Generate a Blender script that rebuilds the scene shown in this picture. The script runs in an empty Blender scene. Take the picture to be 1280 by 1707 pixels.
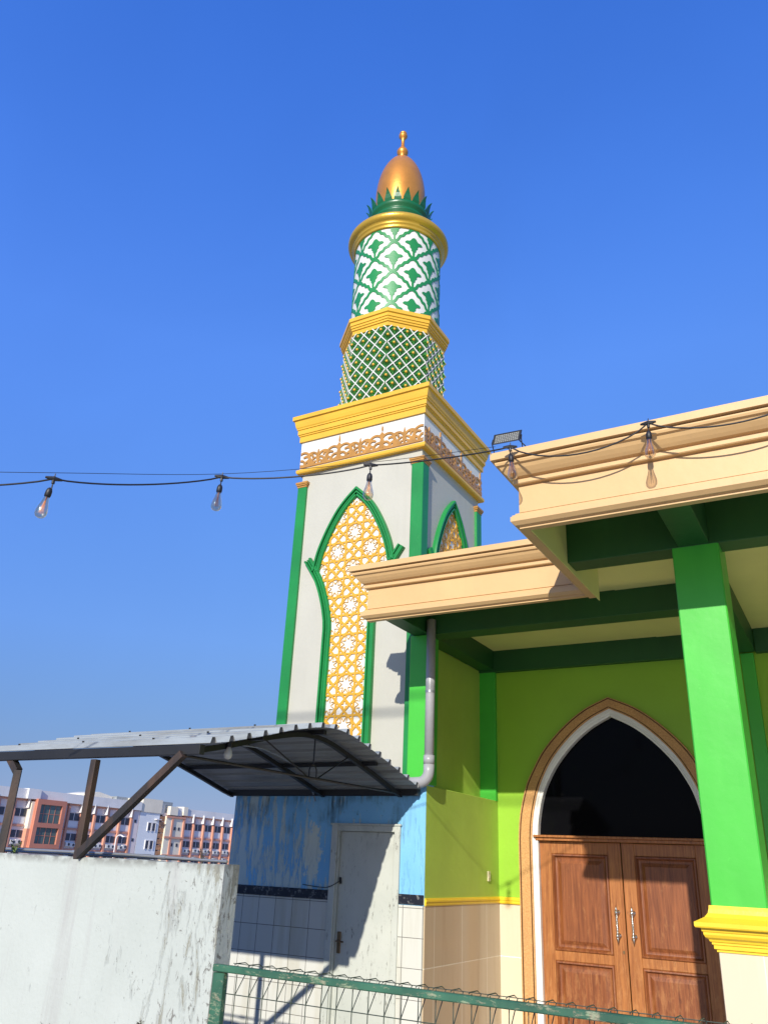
import bpy, math, random
import numpy as np
from mathutils import Matrix, Vector
from mathutils.geometry import tessellate_polygon
R = math.radians
random.seed(7)
scene = bpy.context.scene
COL = scene.collection

# ------------------------------------------------------------------ camera
cam_d = bpy.data.cameras.new("camera"); cam = bpy.data.objects.new("camera", cam_d); COL.objects.link(cam)
cam_d.sensor_fit = 'HORIZONTAL'; cam_d.sensor_width = 36.0; cam_d.lens = 1335.927 * 36 / 1280
cam_d.clip_start = 0.05; cam_d.clip_end = 3000
pi_, ro_, ya_ = R(23.76707), R(-2.61918), R(30.32672)
fw = Vector((-math.sin(ya_) * math.cos(pi_), math.cos(ya_) * math.cos(pi_), math.sin(pi_)))
r0 = Vector((math.cos(ya_), math.sin(ya_), 0)); d0 = fw.cross(r0)
rt = r0 * math.cos(ro_) + d0 * math.sin(ro_); dn = -r0 * math.sin(ro_) + d0 * math.cos(ro_)
m3 = Matrix((rt, -dn, -fw)).transposed()
cam.matrix_world = Matrix.Translation((0, 0, 1.75)) @ m3.to_4x4()
scene.camera = cam

# ------------------------------------------------------------------ sky and sun
SUNV = Vector((0.2176, -1.0, 0.475)).normalized()           # towards the sun
el = math.asin(SUNV.z); az = math.atan2(SUNV.x, SUNV.y)
w = bpy.data.worlds.new("World"); scene.world = w; w.use_nodes = True
nt = w.node_tree; nt.nodes.clear()
sky = nt.nodes.new('ShaderNodeTexSky'); sky.sky_type = 'NISHITA'; sky.sun_disc = False
sky.sun_elevation = el; sky.sun_rotation = az; sky.air_density = 1.0; sky.dust_density = 0.4; sky.ozone_density = 4.0
bg = nt.nodes.new('ShaderNodeBackground'); bg.inputs['Strength'].default_value = 0.135
hs = nt.nodes.new('ShaderNodeHueSaturation'); hs.inputs['Saturation'].default_value = 1.12; hs.inputs['Value'].default_value = 1.0
out = nt.nodes.new('ShaderNodeOutputWorld')
nt.links.new(sky.outputs[0], hs.inputs['Color'])
sep = nt.nodes.new('ShaderNodeSeparateColor'); com = nt.nodes.new('ShaderNodeCombineColor'); nt.links.new(hs.outputs[0], sep.inputs[0])
for i_, (k_, g_) in enumerate(((.727, .72), (1.288, .49), (4.7, .04))):   # clear tropical blue: contrast per channel
    p_ = nt.nodes.new('ShaderNodeMath'); p_.operation = 'POWER'; p_.inputs[1].default_value = g_; nt.links.new(sep.outputs[i_], p_.inputs[0])
    q_ = nt.nodes.new('ShaderNodeMath'); q_.operation = 'MULTIPLY'; q_.inputs[1].default_value = k_; nt.links.new(p_.outputs[0], q_.inputs[0]); nt.links.new(q_.outputs[0], com.inputs[i_])
tc = nt.nodes.new('ShaderNodeTexCoord'); sz = nt.nodes.new('ShaderNodeSeparateXYZ'); nt.links.new(tc.outputs['Generated'], sz.inputs[0])
cr = nt.nodes.new('ShaderNodeValToRGB'); nt.links.new(sz.outputs[2], cr.inputs[0])       # haze near the horizon, deeper overhead
cr.color_ramp.elements[0].position = 0.0; cr.color_ramp.elements[0].color = (.80, .78, .80, 1)
cr.color_ramp.elements[1].position = .83; cr.color_ramp.elements[1].color = (1.0, 1.0, .95, 1)
for p_, c_ in ((.10, (.90, .85, .87)), (.24, (1.21, 1.10, 1.16)), (.56, (1.50, 1.27, 1.20)), (.70, (1.24, 1.14, 1.08))):
    e_ = cr.color_ramp.elements.new(p_); e_.color = (*c_, 1)
wn = nt.nodes.new('ShaderNodeTexNoise'); wn.inputs['Scale'].default_value = 2.6; wn.inputs['Detail'].default_value = 7; wn.inputs['Distortion'].default_value = .6; nt.links.new(tc.outputs['Generated'], wn.inputs['Vector'])
wr = nt.nodes.new('ShaderNodeMapRange'); wr.inputs['From Min'].default_value = .35; wr.inputs['From Max'].default_value = .72; wr.inputs['To Min'].default_value = .985; wr.inputs['To Max'].default_value = 1.05; nt.links.new(wn.outputs['Fac'], wr.inputs['Value'])
def vmul(a_, b_):
    v_ = nt.nodes.new('ShaderNodeVectorMath'); v_.operation = 'MULTIPLY'; nt.links.new(a_, v_.inputs[0]); nt.links.new(b_, v_.inputs[1]); return v_.outputs[0]
nt.links.new(vmul(vmul(com.outputs[0], cr.outputs[0]), wr.outputs['Result']), bg.inputs[0]); nt.links.new(bg.outputs[0], out.inputs[0])
sd = bpy.data.lights.new("sun", 'SUN'); sd.energy = 4.9; sd.angle = R(0.53); sd.color = (1.0, 0.95, 0.86)
sun = bpy.data.objects.new("sun", sd); COL.objects.link(sun); sun.location = (0, -20, 30)
sun.rotation_euler = (-SUNV).to_track_quat('-Z', 'Y').to_euler()
scene.view_settings.view_transform = 'Standard'; scene.view_settings.look = 'None'
scene.view_settings.exposure = 0.15; scene.view_settings.gamma = 1.0
scene.cycles.max_bounces = 8; scene.cycles.use_denoising = True

# ------------------------------------------------------------------ materials
class NT:
    def __init__(s, name):
        s.m = bpy.data.materials.new(name); s.m.use_nodes = True; s.t = s.m.node_tree; s.t.nodes.clear()
        s.o = s.n('ShaderNodeOutputMaterial'); s.b = s.n('ShaderNodeBsdfPrincipled'); s.l(s.b.outputs[0], s.o.inputs[0])
        s._pos = None
    def n(s, k, **kw):
        x = s.t.nodes.new(k)
        for a, v in kw.items(): setattr(x, a, v)
        return x
    def l(s, a, b): s.t.links.new(a, b)
    def pos(s):
        if s._pos is None: s._pos = s.n('ShaderNodeNewGeometry').outputs['Position']
        return s._pos
    def scaled(s, sc):
        v = s.n('ShaderNodeVectorMath', operation='MULTIPLY'); s.l(s.pos(), v.inputs[0]); v.inputs[1].default_value = sc
        return v.outputs[0]
    def noise(s, scale, detail=4, sc=(1, 1, 1), rough=.55, dist=0):
        x = s.n('ShaderNodeTexNoise'); x.inputs['Scale'].default_value = scale; x.inputs['Detail'].default_value = detail
        x.inputs['Roughness'].default_value = rough; x.inputs['Distortion'].default_value = dist
        s.l(s.scaled(sc), x.inputs['Vector']); return x.outputs['Fac']
    def ramp(s, f, a, b, lo=0.0, hi=1.0):
        x = s.n('ShaderNodeMapRange'); x.clamp = True
        x.inputs['From Min'].default_value = a; x.inputs['From Max'].default_value = b
        x.inputs['To Min'].default_value = lo; x.inputs['To Max'].default_value = hi
        s.l(f, x.inputs['Value']); return x.outputs['Result']
    def math(s, op, a, b=None):
        x = s.n('ShaderNodeMath', operation=op); 
        for i, v in enumerate((a, b)):
            if v is None: continue
            if isinstance(v, (int, float)): x.inputs[i].default_value = v
            else: s.l(v, x.inputs[i])
        return x.outputs[0]
    def mix(s, f, a, b, mode='MIX'):
        x = s.n('ShaderNodeMix', data_type='RGBA', blend_type=mode)
        for i, v in ((0, f), (6, a), (7, b)):
            if isinstance(v, (int, float)): x.inputs[i].default_value = v
            elif isinstance(v, tuple): x.inputs[i].default_value = (*v, 1)
            else: s.l(v, x.inputs[i])
        return x.outputs[2]
    def comp(s, i):
        x = s.n('ShaderNodeSeparateXYZ'); s.l(s.pos(), x.inputs[0]); return x.outputs[i]
    def bump(s, h, strength=.2, dist=.01):
        x = s.n('ShaderNodeBump'); x.inputs['Strength'].default_value = strength; x.inputs['Distance'].default_value = dist
        s.l(h, x.inputs['Height']); s.l(x.outputs[0], s.b.inputs['Normal'])
    def col(s, c):
        if isinstance(c, tuple): s.b.inputs['Base Color'].default_value = (*c, 1)
        else: s.l(c, s.b.inputs['Base Color'])
    def rough(s, r): s.b.inputs['Roughness'].default_value = r

def paint(name, c, rough=.55, var=.12, vs=1.7, bump=.25, bs=22, streak=0.0, streak_col=(.12, .10, .07), metal=0.0, spec=.5, speck=0.0):
    k = NT(name)
    n1 = k.noise(vs, 6); f = k.ramp(n1, .3, .7)
    lo = tuple(x * (1 - var) for x in c); hi = tuple(min(1, x * (1 + var * .6)) for x in c)
    cc = k.mix(f, lo, hi)
    if streak > 0:
        s1 = k.noise(1.0, 6, sc=(9, 9, .55)); s2 = k.noise(.9, 3)
        f = k.math('MULTIPLY', k.ramp(s1, .52, .78), k.ramp(s2, .42, .62)); f = k.math('MULTIPLY', f, streak)
        cc = k.mix(f, cc, streak_col)
    if speck > 0:
        s3 = k.ramp(k.noise(38, 3), .68, .74); cc = k.mix(k.math('MULTIPLY', s3, speck), cc, streak_col)
    k.col(cc); k.rough(rough); k.b.inputs['Metallic'].default_value = metal; k.b.inputs['Specular IOR Level'].default_value = spec
    h = k.math('ADD', k.noise(bs, 5), k.math('MULTIPLY', k.noise(3.1, 3), 1.5))
    k.bump(h, bump, .006)
    return k.m

M = {}
M['tower_white'] = paint('tower_offwhite_paint', (.45, .44, .375), streak=.25, streak_col=(.27, .25, .20), var=.05)
M['white'] = paint('bright_white_paint', (.66, .65, .61), var=.04, streak=.06)
M['tower_green'] = paint('tower_green_paint', (.010, .215, .045), rough=.4, var=.2, bump=.3, speck=.15, streak_col=(.2, .4, .2))
M['collar_green'] = paint('collar_dark_green', (.008, .12, .040), rough=.35, var=.15)
M['drum_green'] = paint('drum_green_paint', (.016, .22, .055), rough=.4, var=.18)
M['leaf_green'] = paint('carved_leaf_green', (.022, .13, .025), rough=.45, var=.35, vs=14)
M['rosette'] = paint('rosette_green', (.055, .25, .05), rough=.45, var=.4, vs=20)
M['gold'] = paint('gold_yellow_paint', (.70, .40, .035), rough=.38, var=.1, streak=.1)
M['gold_metal'] = paint('bronze_gold_dome_paint', (.74, .30, .05), rough=.36, var=.12, metal=.6, vs=4, streak=.12)
M['ring_gold'] = paint('ring_gold_paint', (.66, .41, .05), rough=.3, var=.14, metal=.45)
M['lattice_gold'] = paint('lattice_gold_paint', (.62, .33, .025), rough=.42, var=.08)
M['terracotta'] = paint('terracotta_gold_paint', (.42, .205, .040), rough=.42, var=.25, vs=9)
M['cream'] = paint('cream_cornice_paint', (.60, .385, .17), rough=.5, var=.07, streak=.30, streak_col=(.42, .29, .15), bump=.35, bs=8)
M['green'] = paint('bright_green_paint', (.055, .45, .038), rough=.42, var=.10, bump=.28, bs=7, streak=.22, streak_col=(.10, .60, .07), speck=.25)
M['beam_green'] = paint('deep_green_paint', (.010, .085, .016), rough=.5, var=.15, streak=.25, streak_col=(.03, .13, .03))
M['lime'] = paint('lime_paint', (.265, .50, .026), rough=.5, var=.07, streak=.08, streak_col=(.2, .3, .03))
M['olive'] = paint('olive_lime_paint', (.40, .55, .075), rough=.5, var=.10, streak=.35, streak_col=(.42, .60, .15), bump=.4)
M['ceiling'] = paint('pale_yellow_ceiling', (.78, .76, .27), rough=.6, var=.06)
M['yellow'] = paint('yellow_trim_paint', (.85, .56, .03), rough=.35, var=.08, streak=.12)
M['black_metal'] = paint('black_steel', (.014, .014, .014), rough=.5, var=.3)
M['cable'] = paint('black_rubber', (.012, .012, .014), rough=.5, var=.1)
M['pvc'] = paint('grey_pvc', (.33, .33, .34), rough=.35, var=.08, streak=.25)
M['galv'] = paint('galvanised_pipe', (.35, .36, .37), rough=.4, var=.2, metal=.6)
M['chrome'] = paint('chrome', (.75, .75, .75), rough=.15, var=.05, metal=1.0)
M['brass'] = paint('aged_brass', (.25, .16, .08), rough=.4, var=.2, metal=.8)
M['silver'] = paint('silver_paint', (.32, .32, .28), rough=.5)
M['led'] = paint('led_diodes', (.10, .10, .085), rough=.3, var=.3, vs=60)
M['ivory'] = paint('ivory_plastic', (.62, .55, .35), rough=.4)
M['soil'] = paint('bare_concrete_ground', (.32, .30, .27), var=.25, vs=.8)

def rusty_post():
    k = NT('rusty_painted_steel')
    f = k.ramp(k.noise(6, 6, sc=(1, 1, .3)), .42, .62)
    k.col(k.mix(f, (.016, .014, .014), (.065, .036, .022))); k.rough(.65); k.bump(k.noise(60, 4), .4, .003); return k.m
M['rust'] = rusty_post()
def sheet_mat(name, base, dirt, m=.25):
    k = NT(name)
    f = k.ramp(k.noise(2.2, 7, sc=(.5, 2, 2), rough=.7), .45, .7)
    k.col(k.mix(f, base, dirt)); k.rough(.5); k.b.inputs['Metallic'].default_value = m
    k.bump(k.noise(9, 4), .15, .004); return k.m
M['sheet'] = sheet_mat('weathered_metal_sheet', (.33, .36, .36), (.20, .20, .18))
M['sheet_under'] = sheet_mat('shaded_sheet_underside', (.27, .275, .265), (.17, .17, .15), 0)  # same metal sheet; underside shade put into a darker grey
def whitewall():
    k = NT('old_whitewashed_plaster')
    cc = k.mix(k.ramp(k.noise(1.1, 5), .3, .7), (.38, .41, .375), (.445, .475, .44))
    # rain streaks, pinkish
    s = k.math('MULTIPLY', k.ramp(k.noise(1, 7, sc=(7, 7, .35), rough=.65), .52, .74), k.ramp(k.noise(.8, 2), .4, .6))
    cc = k.mix(k.math('MULTIPLY', s, .8), cc, (.29, .265, .262))
    # peeled, grey patches gather at the free end of the wall
    x = k.comp(0); near = k.ramp(x, -4.35, -3.32)
    p = k.noise(4.2, 8, sc=(2.6, 2.6, .55), rough=.72, dist=.4)
    thr = k.math('ADD', p, k.math('MULTIPLY', near, .13))
    cc = k.mix(k.ramp(thr, .68, .71), cc, (.23, .23, .185))
    cr = k.math('ADD', k.noise(15, 8, sc=(1.6, 1.6, .8), rough=.75, dist=1.2), k.math('MULTIPLY', near, .08))
    cc = k.mix(k.math('MULTIPLY', k.ramp(cr, .65, .67), .85), cc, (.13, .125, .11))
    zt = k.ramp(k.comp(2), 1.66, 1.72)
    g = k.math('MULTIPLY', k.ramp(k.noise(11, 6), .42, .6), zt)
    cc = k.mix(g, cc, (.16, .16, .14))
    k.col(cc); k.rough(.75)
    k.bump(k.math('ADD', k.ramp(thr, .64, .68, 1, 0), k.math('MULTIPLY', k.noise(30, 6), .5)), .5, .012); return k.m
M['whitewall'] = whitewall()
def bluewall():
    k = NT('peeling_sky_blue_paint')
    cc = k.mix(k.ramp(k.noise(1.6, 5), .3, .7), (.155, .42, .70), (.225, .53, .78))
    x = k.comp(0); z = k.comp(2)
    left = k.ramp(x, -4.35, -5.5); 
    p = k.math('ADD', k.noise(4.6, 10, sc=(3.2, 1, .42), rough=.78, dist=.3), k.math('MULTIPLY', left, .10))
    low = k.ramp(z, 2.15, 1.6); p = k.math('ADD', p, k.math('MULTIPLY', low, .05))
    inroom = k.ramp(x, -3.78, -3.9)
    pf = k.math('MULTIPLY', k.ramp(p, .585, .60), inroom)
    cc = k.mix(k.math('MULTIPLY', pf, .85), cc, (.58, .66, .58))
    # the bare patch beside the door
    dx = k.math('ADD', x, 4.72); dz = k.math('ADD', z, -1.83)
    d = k.math('SQRT', k.math('ADD', k.math('MULTIPLY', k.math('MULTIPLY', dx, dx), 5.5), k.math('MULTIPLY', k.math('MULTIPLY', dz, dz), .75)))
    d = k.math('ADD', d, k.math('MULTIPLY', k.noise(7, 9, sc=(1.6, 1, .8), rough=.75), .75))
    cc = k.mix(k.ramp(d, .595, .575), cc, (.60, .66, .58))
    # mildew runs below the roof
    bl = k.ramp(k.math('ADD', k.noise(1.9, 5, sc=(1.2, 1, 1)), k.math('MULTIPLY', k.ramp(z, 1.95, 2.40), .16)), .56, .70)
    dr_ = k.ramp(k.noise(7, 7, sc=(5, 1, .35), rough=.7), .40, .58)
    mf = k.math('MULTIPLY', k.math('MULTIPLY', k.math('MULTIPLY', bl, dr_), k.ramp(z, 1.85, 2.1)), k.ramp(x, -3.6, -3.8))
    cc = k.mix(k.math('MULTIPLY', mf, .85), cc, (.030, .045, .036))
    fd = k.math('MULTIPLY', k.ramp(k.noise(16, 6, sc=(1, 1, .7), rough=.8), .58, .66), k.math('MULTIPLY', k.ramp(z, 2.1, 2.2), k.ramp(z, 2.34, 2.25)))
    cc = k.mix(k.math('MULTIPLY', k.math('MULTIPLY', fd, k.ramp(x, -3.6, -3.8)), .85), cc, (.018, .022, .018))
    k.col(cc); k.rough(.6); k.bump(k.math('ADD', k.ramp(p, .59, .62, 1, 0), k.math('MULTIPLY', k.noise(34, 5), .4)), .5, .008); return k.m
M['bluewall'] = bluewall()
def tiles(name, axis, bw, rh, c1, c2, grout, off=(0, 0), rough=.18, mortar=.006, vein=None, dirt=0):
    k = NT(name)
    u = k.math('ADD', k.comp(axis), off[0]); v = k.math('ADD', k.comp(2), off[1])
    cx = k.n('ShaderNodeCombineXYZ'); k.l(u, cx.inputs[0]); k.l(v, cx.inputs[1])
    b = k.n('ShaderNodeTexBrick', offset=0.0, squash=1.0); k.l(cx.outputs[0], b.inputs['Vector'])
    b.inputs['Scale'].default_value = 1; b.inputs['Brick Width'].default_value = bw; b.inputs['Row Height'].default_value = rh
    b.inputs['Mortar Size'].default_value = mortar; b.inputs['Mortar Smooth'].default_value = .15; b.inputs['Bias'].default_value = 0
    b.inputs['Color1'].default_value = (*c1, 1); b.inputs['Color2'].default_value = (*c2, 1); b.inputs['Mortar'].default_value = (*grout, 1)
    cc = b.outputs['Color']
    if vein:
        cc = k.mix(k.math('MULTIPLY', k.ramp(k.noise(1.3, 8, sc=(6, 6, .4), rough=.7, dist=.3), .5, .68), .6), cc, vein)
    if dirt:
        cc = k.mix(k.math('MULTIPLY', k.ramp(k.noise(1, 7, sc=(6, 6, .5)), .5, .75), dirt), cc, (.35, .30, .16))
    k.col(cc); k.rough(rough); k.bump(b.outputs['Fac'], .35, -.003); return k.m
M['white_tile'] = tiles('white_wall_tiles', 0, .1985, .2335, (.61, .605, .54), (.57, .565, .50), (.17, .16, .14), off=(5.297 + .003, -.9475 + .2335 * 4 + .003), dirt=.5, mortar=.0032)
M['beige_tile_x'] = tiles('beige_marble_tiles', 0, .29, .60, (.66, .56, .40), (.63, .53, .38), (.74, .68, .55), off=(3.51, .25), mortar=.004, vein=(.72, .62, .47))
M['beige_tile_y'] = tiles('shaded_beige_marble_tiles', 1, .598, .60, (.56, .44, .29), (.50, .39, .25), (.72, .64, .48), off=(-7.2, .25), mortar=.004, vein=(.42, .30, .18))  # same beige marble as door wall; dim grazing light browned into the colour
def blacktile():
    k = NT('black_marble_trim'); f = k.ramp(k.noise(22, 7, rough=.7), .55, .72)
    k.col(k.mix(f, (.018, .02, .03), (.28, .28, .26))); k.rough(.25); return k.m
M['blacktile'] = blacktile()
def wood(name, c1, c2, worn=.5):
    k = NT(name)
    g = k.noise(5, 7, sc=(9, 9, .5), rough=.65, dist=.5)
    cc = k.mix(k.ramp(g, .32, .68), c1, c2)
    lowz = k.ramp(k.comp(2), 1.3, .6)
    wf = k.math('MULTIPLY', k.ramp(k.math('ADD', k.noise(10, 8, sc=(2, 2, .5), rough=.75), k.math('MULTIPLY', lowz, .1)), .56, .70), worn)
    cc = k.mix(wf, cc, (.50, .235, .085))
    cc = k.mix(k.math('MULTIPLY', k.ramp(k.noise(24, 6, sc=(1, 1, .35), rough=.7), .62, .72), .55), cc, (.07, .02, .01))
    k.col(cc); k.rough(.42); k.bump(g, .25, .003); return k.m
M['wood'] = wood('worn_teak_varnish', (.22, .068, .016), (.44, .17, .046))
M['wood_panel'] = wood('red_brown_door_panel', (.13, .034, .010), (.29, .092, .028), worn=.35)
def stone():
    k = NT('brown_sandstone_render'); cc = k.mix(k.ramp(k.noise(60, 5, rough=.8), .35, .65), (.42, .20, .065), (.66, .37, .14))
    cc = k.mix(k.math('MULTIPLY', k.ramp(k.noise(3, 5), .5, .7), .4), cc, (.36, .18, .08))
    k.col(cc); k.rough(.7); k.bump(k.noise(90, 4), .6, .004); return k.m
M['stone'] = stone()
M['joint_dark'] = paint('dark_brown_joint', (.13, .055, .015), rough=.6)
M['shell_white'] = paint('gloss_white_frame', (.78, .76, .70), rough=.35, var=.06, streak=.1)
def doorwhite():
    k = NT('mouldy_white_door')
    cc = k.mix(k.ramp(k.noise(1.8, 5), .3, .7), (.46, .48, .42), (.56, .57, .50))
    s = k.math('MULTIPLY', k.ramp(k.noise(13, 8, sc=(2.4, 2.4, .55), rough=.8), .57, .61), k.ramp(k.noise(2.1, 3), .40, .52))
    cc = k.mix(k.math('MULTIPLY', s, .8), cc, (.10, .09, .07))
    s2 = k.math('MULTIPLY', k.ramp(k.noise(4, 6, sc=(1.5, 1.5, 1)), .5, .7), k.ramp(k.comp(2), 1.75, 2.0))
    cc = k.mix(k.math('MULTIPLY', s2, .4), cc, (.25, .25, .22))
    k.col(cc); k.rough(.5); k.bump(k.noise(40, 4), .2, .003); return k.m
M['doorwhite'] = doorwhite()
def fencepaint():
    k = NT('flaking_green_fence_paint')
    cc = k.mix(k.ramp(k.noise(6, 5), .35, .65), (.018, .075, .045), (.035, .13, .075))
    f = k.ramp(k.noise(15, 8, sc=(.55, 1, 1.6), rough=.8), .53, .60)
    cc = k.mix(f, cc, k.mix(k.ramp(k.noise(31, 4), .35, .65), (.20, .29, .17), (.29, .25, .17)))
    k.col(cc); k.rough(.6); k.bump(f, .6, .002); return k.m
M['fence'] = fencepaint()
M['wire'] = paint('fence_wire', (.055, .075, .055), rough=.5, var=.4, vs=20, metal=.3)
def glassm(name, tint, rough=0.0, ior=1.45):
    k = NT(name); g = k.n('ShaderNodeBsdfGlass'); g.inputs['Color'].default_value = (*tint, 1); g.inputs['Roughness'].default_value = rough; g.inputs['IOR'].default_value = ior
    k.l(g.outputs[0], k.o.inputs[0]); return k.m
def bulbglass():
    k = NT('amber_bulb_glass')
    tr = k.n('ShaderNodeBsdfTransparent'); tr.inputs[0].default_value = (.87, .80, .70, 1)
    gl = k.n('ShaderNodeBsdfGlossy'); gl.inputs['Roughness'].default_value = .05; gl.inputs[0].default_value = (1, .93, .8, 1)
    fr = k.n('ShaderNodeLayerWeight'); fr.inputs['Blend'].default_value = .35
    mx = k.n('ShaderNodeMixShader'); k.l(fr.outputs['Facing'], mx.inputs[0]); k.l(tr.outputs[0], mx.inputs[1]); k.l(gl.outputs[0], mx.inputs[2])
    k.l(mx.outputs[0], k.o.inputs[0]); return k.m
M['bulb'] = bulbglass()
def darkglass():
    k = NT('dark_window_glass'); k.col((.004, .004, .005)); k.rough(.06); k.b.inputs['Specular IOR Level'].default_value = .05; return k.m
M['darkglass'] = darkglass()
M['filament'] = paint('copper_filament', (.45, .2, .05), rough=.4, metal=.6)
# campus building
M['c_wall'] = paint('campus_pale_pink_wall', (.74, .63, .60), var=.08, vs=.3, bump=.05)
M['c_para'] = paint('campus_grey_parapet', (.74, .72, .69), var=.10, vs=.35, bump=.05, streak=.5, streak_col=(.33, .32, .30))
M['c_orange'] = paint('campus_orange_band', (.62, .29, .19), var=.15, vs=.4, bump=.05)
M['c_red'] = paint('campus_red_brown_box', (.52, .20, .13), var=.12, vs=.4, bump=.05)
M['c_glass'] = paint('campus_dark_glass', (.05, .055, .075), rough=.15, var=.3, vs=.5, bump=0)
M['c_green_glass'] = paint('campus_green_glass', (.10, .15, .14), rough=.12, var=.5, vs=.25, bump=0)
M['c_white'] = paint('campus_white_block', (.74, .76, .76), var=.06, vs=.3, bump=.05)
M['c_cream'] = paint('campus_cream_block', (.80, .72, .56), var=.08, vs=.3, bump=.05, streak=.3)
M['c_frame'] = paint('campus_white_frames', (.75, .72, .70), var=.05, bump=0)
M['c_brick'] = paint('campus_brick_grille', (.40, .20, .10), var=.5, vs=1.5, bump=0)
M['ac'] = paint('ac_white_metal', (.70, .68, .64), var=.08, bump=0)
M['leaf'] = paint('weed_leaf', (.13, .22, .03), var=.3, vs=30)
M['twig'] = paint('dry_twig', (.06, .05, .03), var=.3)

# ------------------------------------------------------------------ mesh helpers
def tag(o, label=None, cat=None, group=None, kind=None):
    if label: o['label'] = label
    if cat: o['category'] = cat
    if group: o['group'] = group
    if kind: o['kind'] = kind
    return o
def thing(name, loc, label, cat, group=None):
    o = bpy.data.objects.new(name, None); o.empty_display_size = .2; COL.objects.link(o); o.location = loc
    return tag(o, label, cat, group)
def origin(o):
    p = Vector((0, 0, 0))
    while o is not None: p = p + Vector(o.location); o = o.parent
    return p

class MB:
    def __init__(s): s.v = []; s.f = []; s.mi = []; s.sm = []; s.cur = 0; s.smooth = False
    def add(s, vs, fs):
        b = len(s.v); s.v.extend([tuple(x) for x in vs])
        for f in fs: s.f.append(tuple(b + i for i in f)); s.mi.append(s.cur); s.sm.append(s.smooth)
        return s
    def box(s, x0, x1, y0, y1, z0, z1):
        v = [(x0, y0, z0), (x1, y0, z0), (x1, y1, z0), (x0, y1, z0), (x0, y0, z1), (x1, y0, z1), (x1, y1, z1), (x0, y1, z1)]
        return s.add(v, [(0, 3, 2, 1), (4, 5, 6, 7), (0, 1, 5, 4), (1, 2, 6, 5), (2, 3, 7, 6), (3, 0, 4, 7)])
    def bbox(s, x0, x1, y0, y1, z0, z1, b=.008):      # box with chamfered vertical and horizontal edges
        import itertools
        c = ((x0 + x1) / 2, (y0 + y1) / 2, (z0 + z1) / 2); h = ((x1 - x0) / 2, (y1 - y0) / 2, (z1 - z0) / 2)
        b = min(b, min(h) * .8)
        pts = {}; vs = []
        for sx, sy, sz in itertools.product((-1, 1), repeat=3):
            for a in range(3):
                q = [h[0] - b, h[1] - b, h[2] - b]; q[a] = h[a]
                pts[(sx, sy, sz, a)] = len(vs); vs.append((c[0] + sx * q[0], c[1] + sy * q[1], c[2] + sz * q[2]))
        fs = []
        for a in range(3):
            o = [i for i in range(3) if i != a]
            for sg in (-1, 1):
                f = []
                for p, q in ((-1, -1), (1, -1), (1, 1), (-1, 1)):
                    t = [0, 0, 0]; t[a] = sg; t[o[0]] = p; t[o[1]] = q; f.append(pts[(*t, a)])
                fs.append(tuple(f))
        for a in range(3):           # edges along axis a
            o = [i for i in range(3) if i != a]
            for p, q in itertools.product((-1, 1), repeat=2):
                t1 = [0, 0, 0]; t2 = [0, 0, 0]; t1[a] = -1; t2[a] = 1
                for t in (t1, t2): t[o[0]] = p; t[o[1]] = q
                fs.append((pts[(*t1, o[0])], pts[(*t2, o[0])], pts[(*t2, o[1])], pts[(*t1, o[1])]))
        for sgn in itertools.product((-1, 1), repeat=3): fs.append(tuple(pts[(*sgn, a)] for a in range(3)))
        return s.add(vs, fs)
    def prism(s, poly, mp, h0, h1):                   # poly [(u,v)], mp(u,v,h)
        n = len(poly); v = [mp(u, w_, h0) for u, w_ in poly] + [mp(u, w_, h1) for u, w_ in poly]
        return s.add(v, [tuple(range(n))[::-1], tuple(range(n, 2 * n))] + [(i, (i + 1) % n, n + (i + 1) % n, n + i) for i in range(n)])
    def lathe(s, prof, c, n=48, a0=0, cap=True):      # prof [(r,z)]
        vs = []; fs = []
        for r, z in prof:
            for i in range(n):
                t = 2 * math.pi * i / n + a0; vs.append((c[0] + r * math.cos(t), c[1] + r * math.sin(t), z))
        for j in range(len(prof) - 1):
            for i in range(n): fs.append((j * n + i, j * n + (i + 1) % n, (j + 1) * n + (i + 1) % n, (j + 1) * n + i))
        if cap: fs.append(tuple(range(n))[::-1]); fs.append(tuple(range((len(prof) - 1) * n, len(prof) * n)))
        return s.add(vs, fs)
    def tube(s, path, r, n=8, caps=True):
        P = [Vector(p) for p in path]; vs = []; fs = []; ref = None; N = len(P)
        for i, p in enumerate(P):
            d = (P[min(i + 1, N - 1)] - P[max(i - 1, 0)]).normalized()
            if ref is None: ref = d.orthogonal().normalized()
            ref = (ref - d * ref.dot(d)).normalized(); q = d.cross(ref)
            rr = r[i] if isinstance(r, (list, tuple)) else r
            for k in range(n):
                t = 2 * math.pi * k / n; vs.append(p + (ref * math.cos(t) + q * math.sin(t)) * rr)
        for i in range(N - 1):
            for k in range(n): fs.append((i * n + k, i * n + (k + 1) % n, (i + 1) * n + (k + 1) % n, (i + 1) * n + k))
        if caps: fs.append(tuple(range(n))[::-1]); fs.append(tuple(range((N - 1) * n, N * n)))
        return s.add(vs, fs)
    def bar(s, a, b, wd, up=(0, 0, 1)):               # square bar
        a = Vector(a); b = Vector(b); d = (b - a).normalized(); u = Vector(up)
        x = d.cross(u)
        if x.length < 1e-4: x = d.orthogonal()
        x = x.normalized() * wd / 2; y = d.cross(x).normalized() * wd / 2
        v = [p + i * x + j * y for p in (a, b) for i, j in ((-1, -1), (1, -1), (1, 1), (-1, 1))]
        return s.add(v, [(3, 2, 1, 0), (4, 5, 6, 7), (0, 1, 5, 4), (1, 2, 6, 5), (2, 3, 7, 6), (3, 0, 4, 7)])
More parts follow.
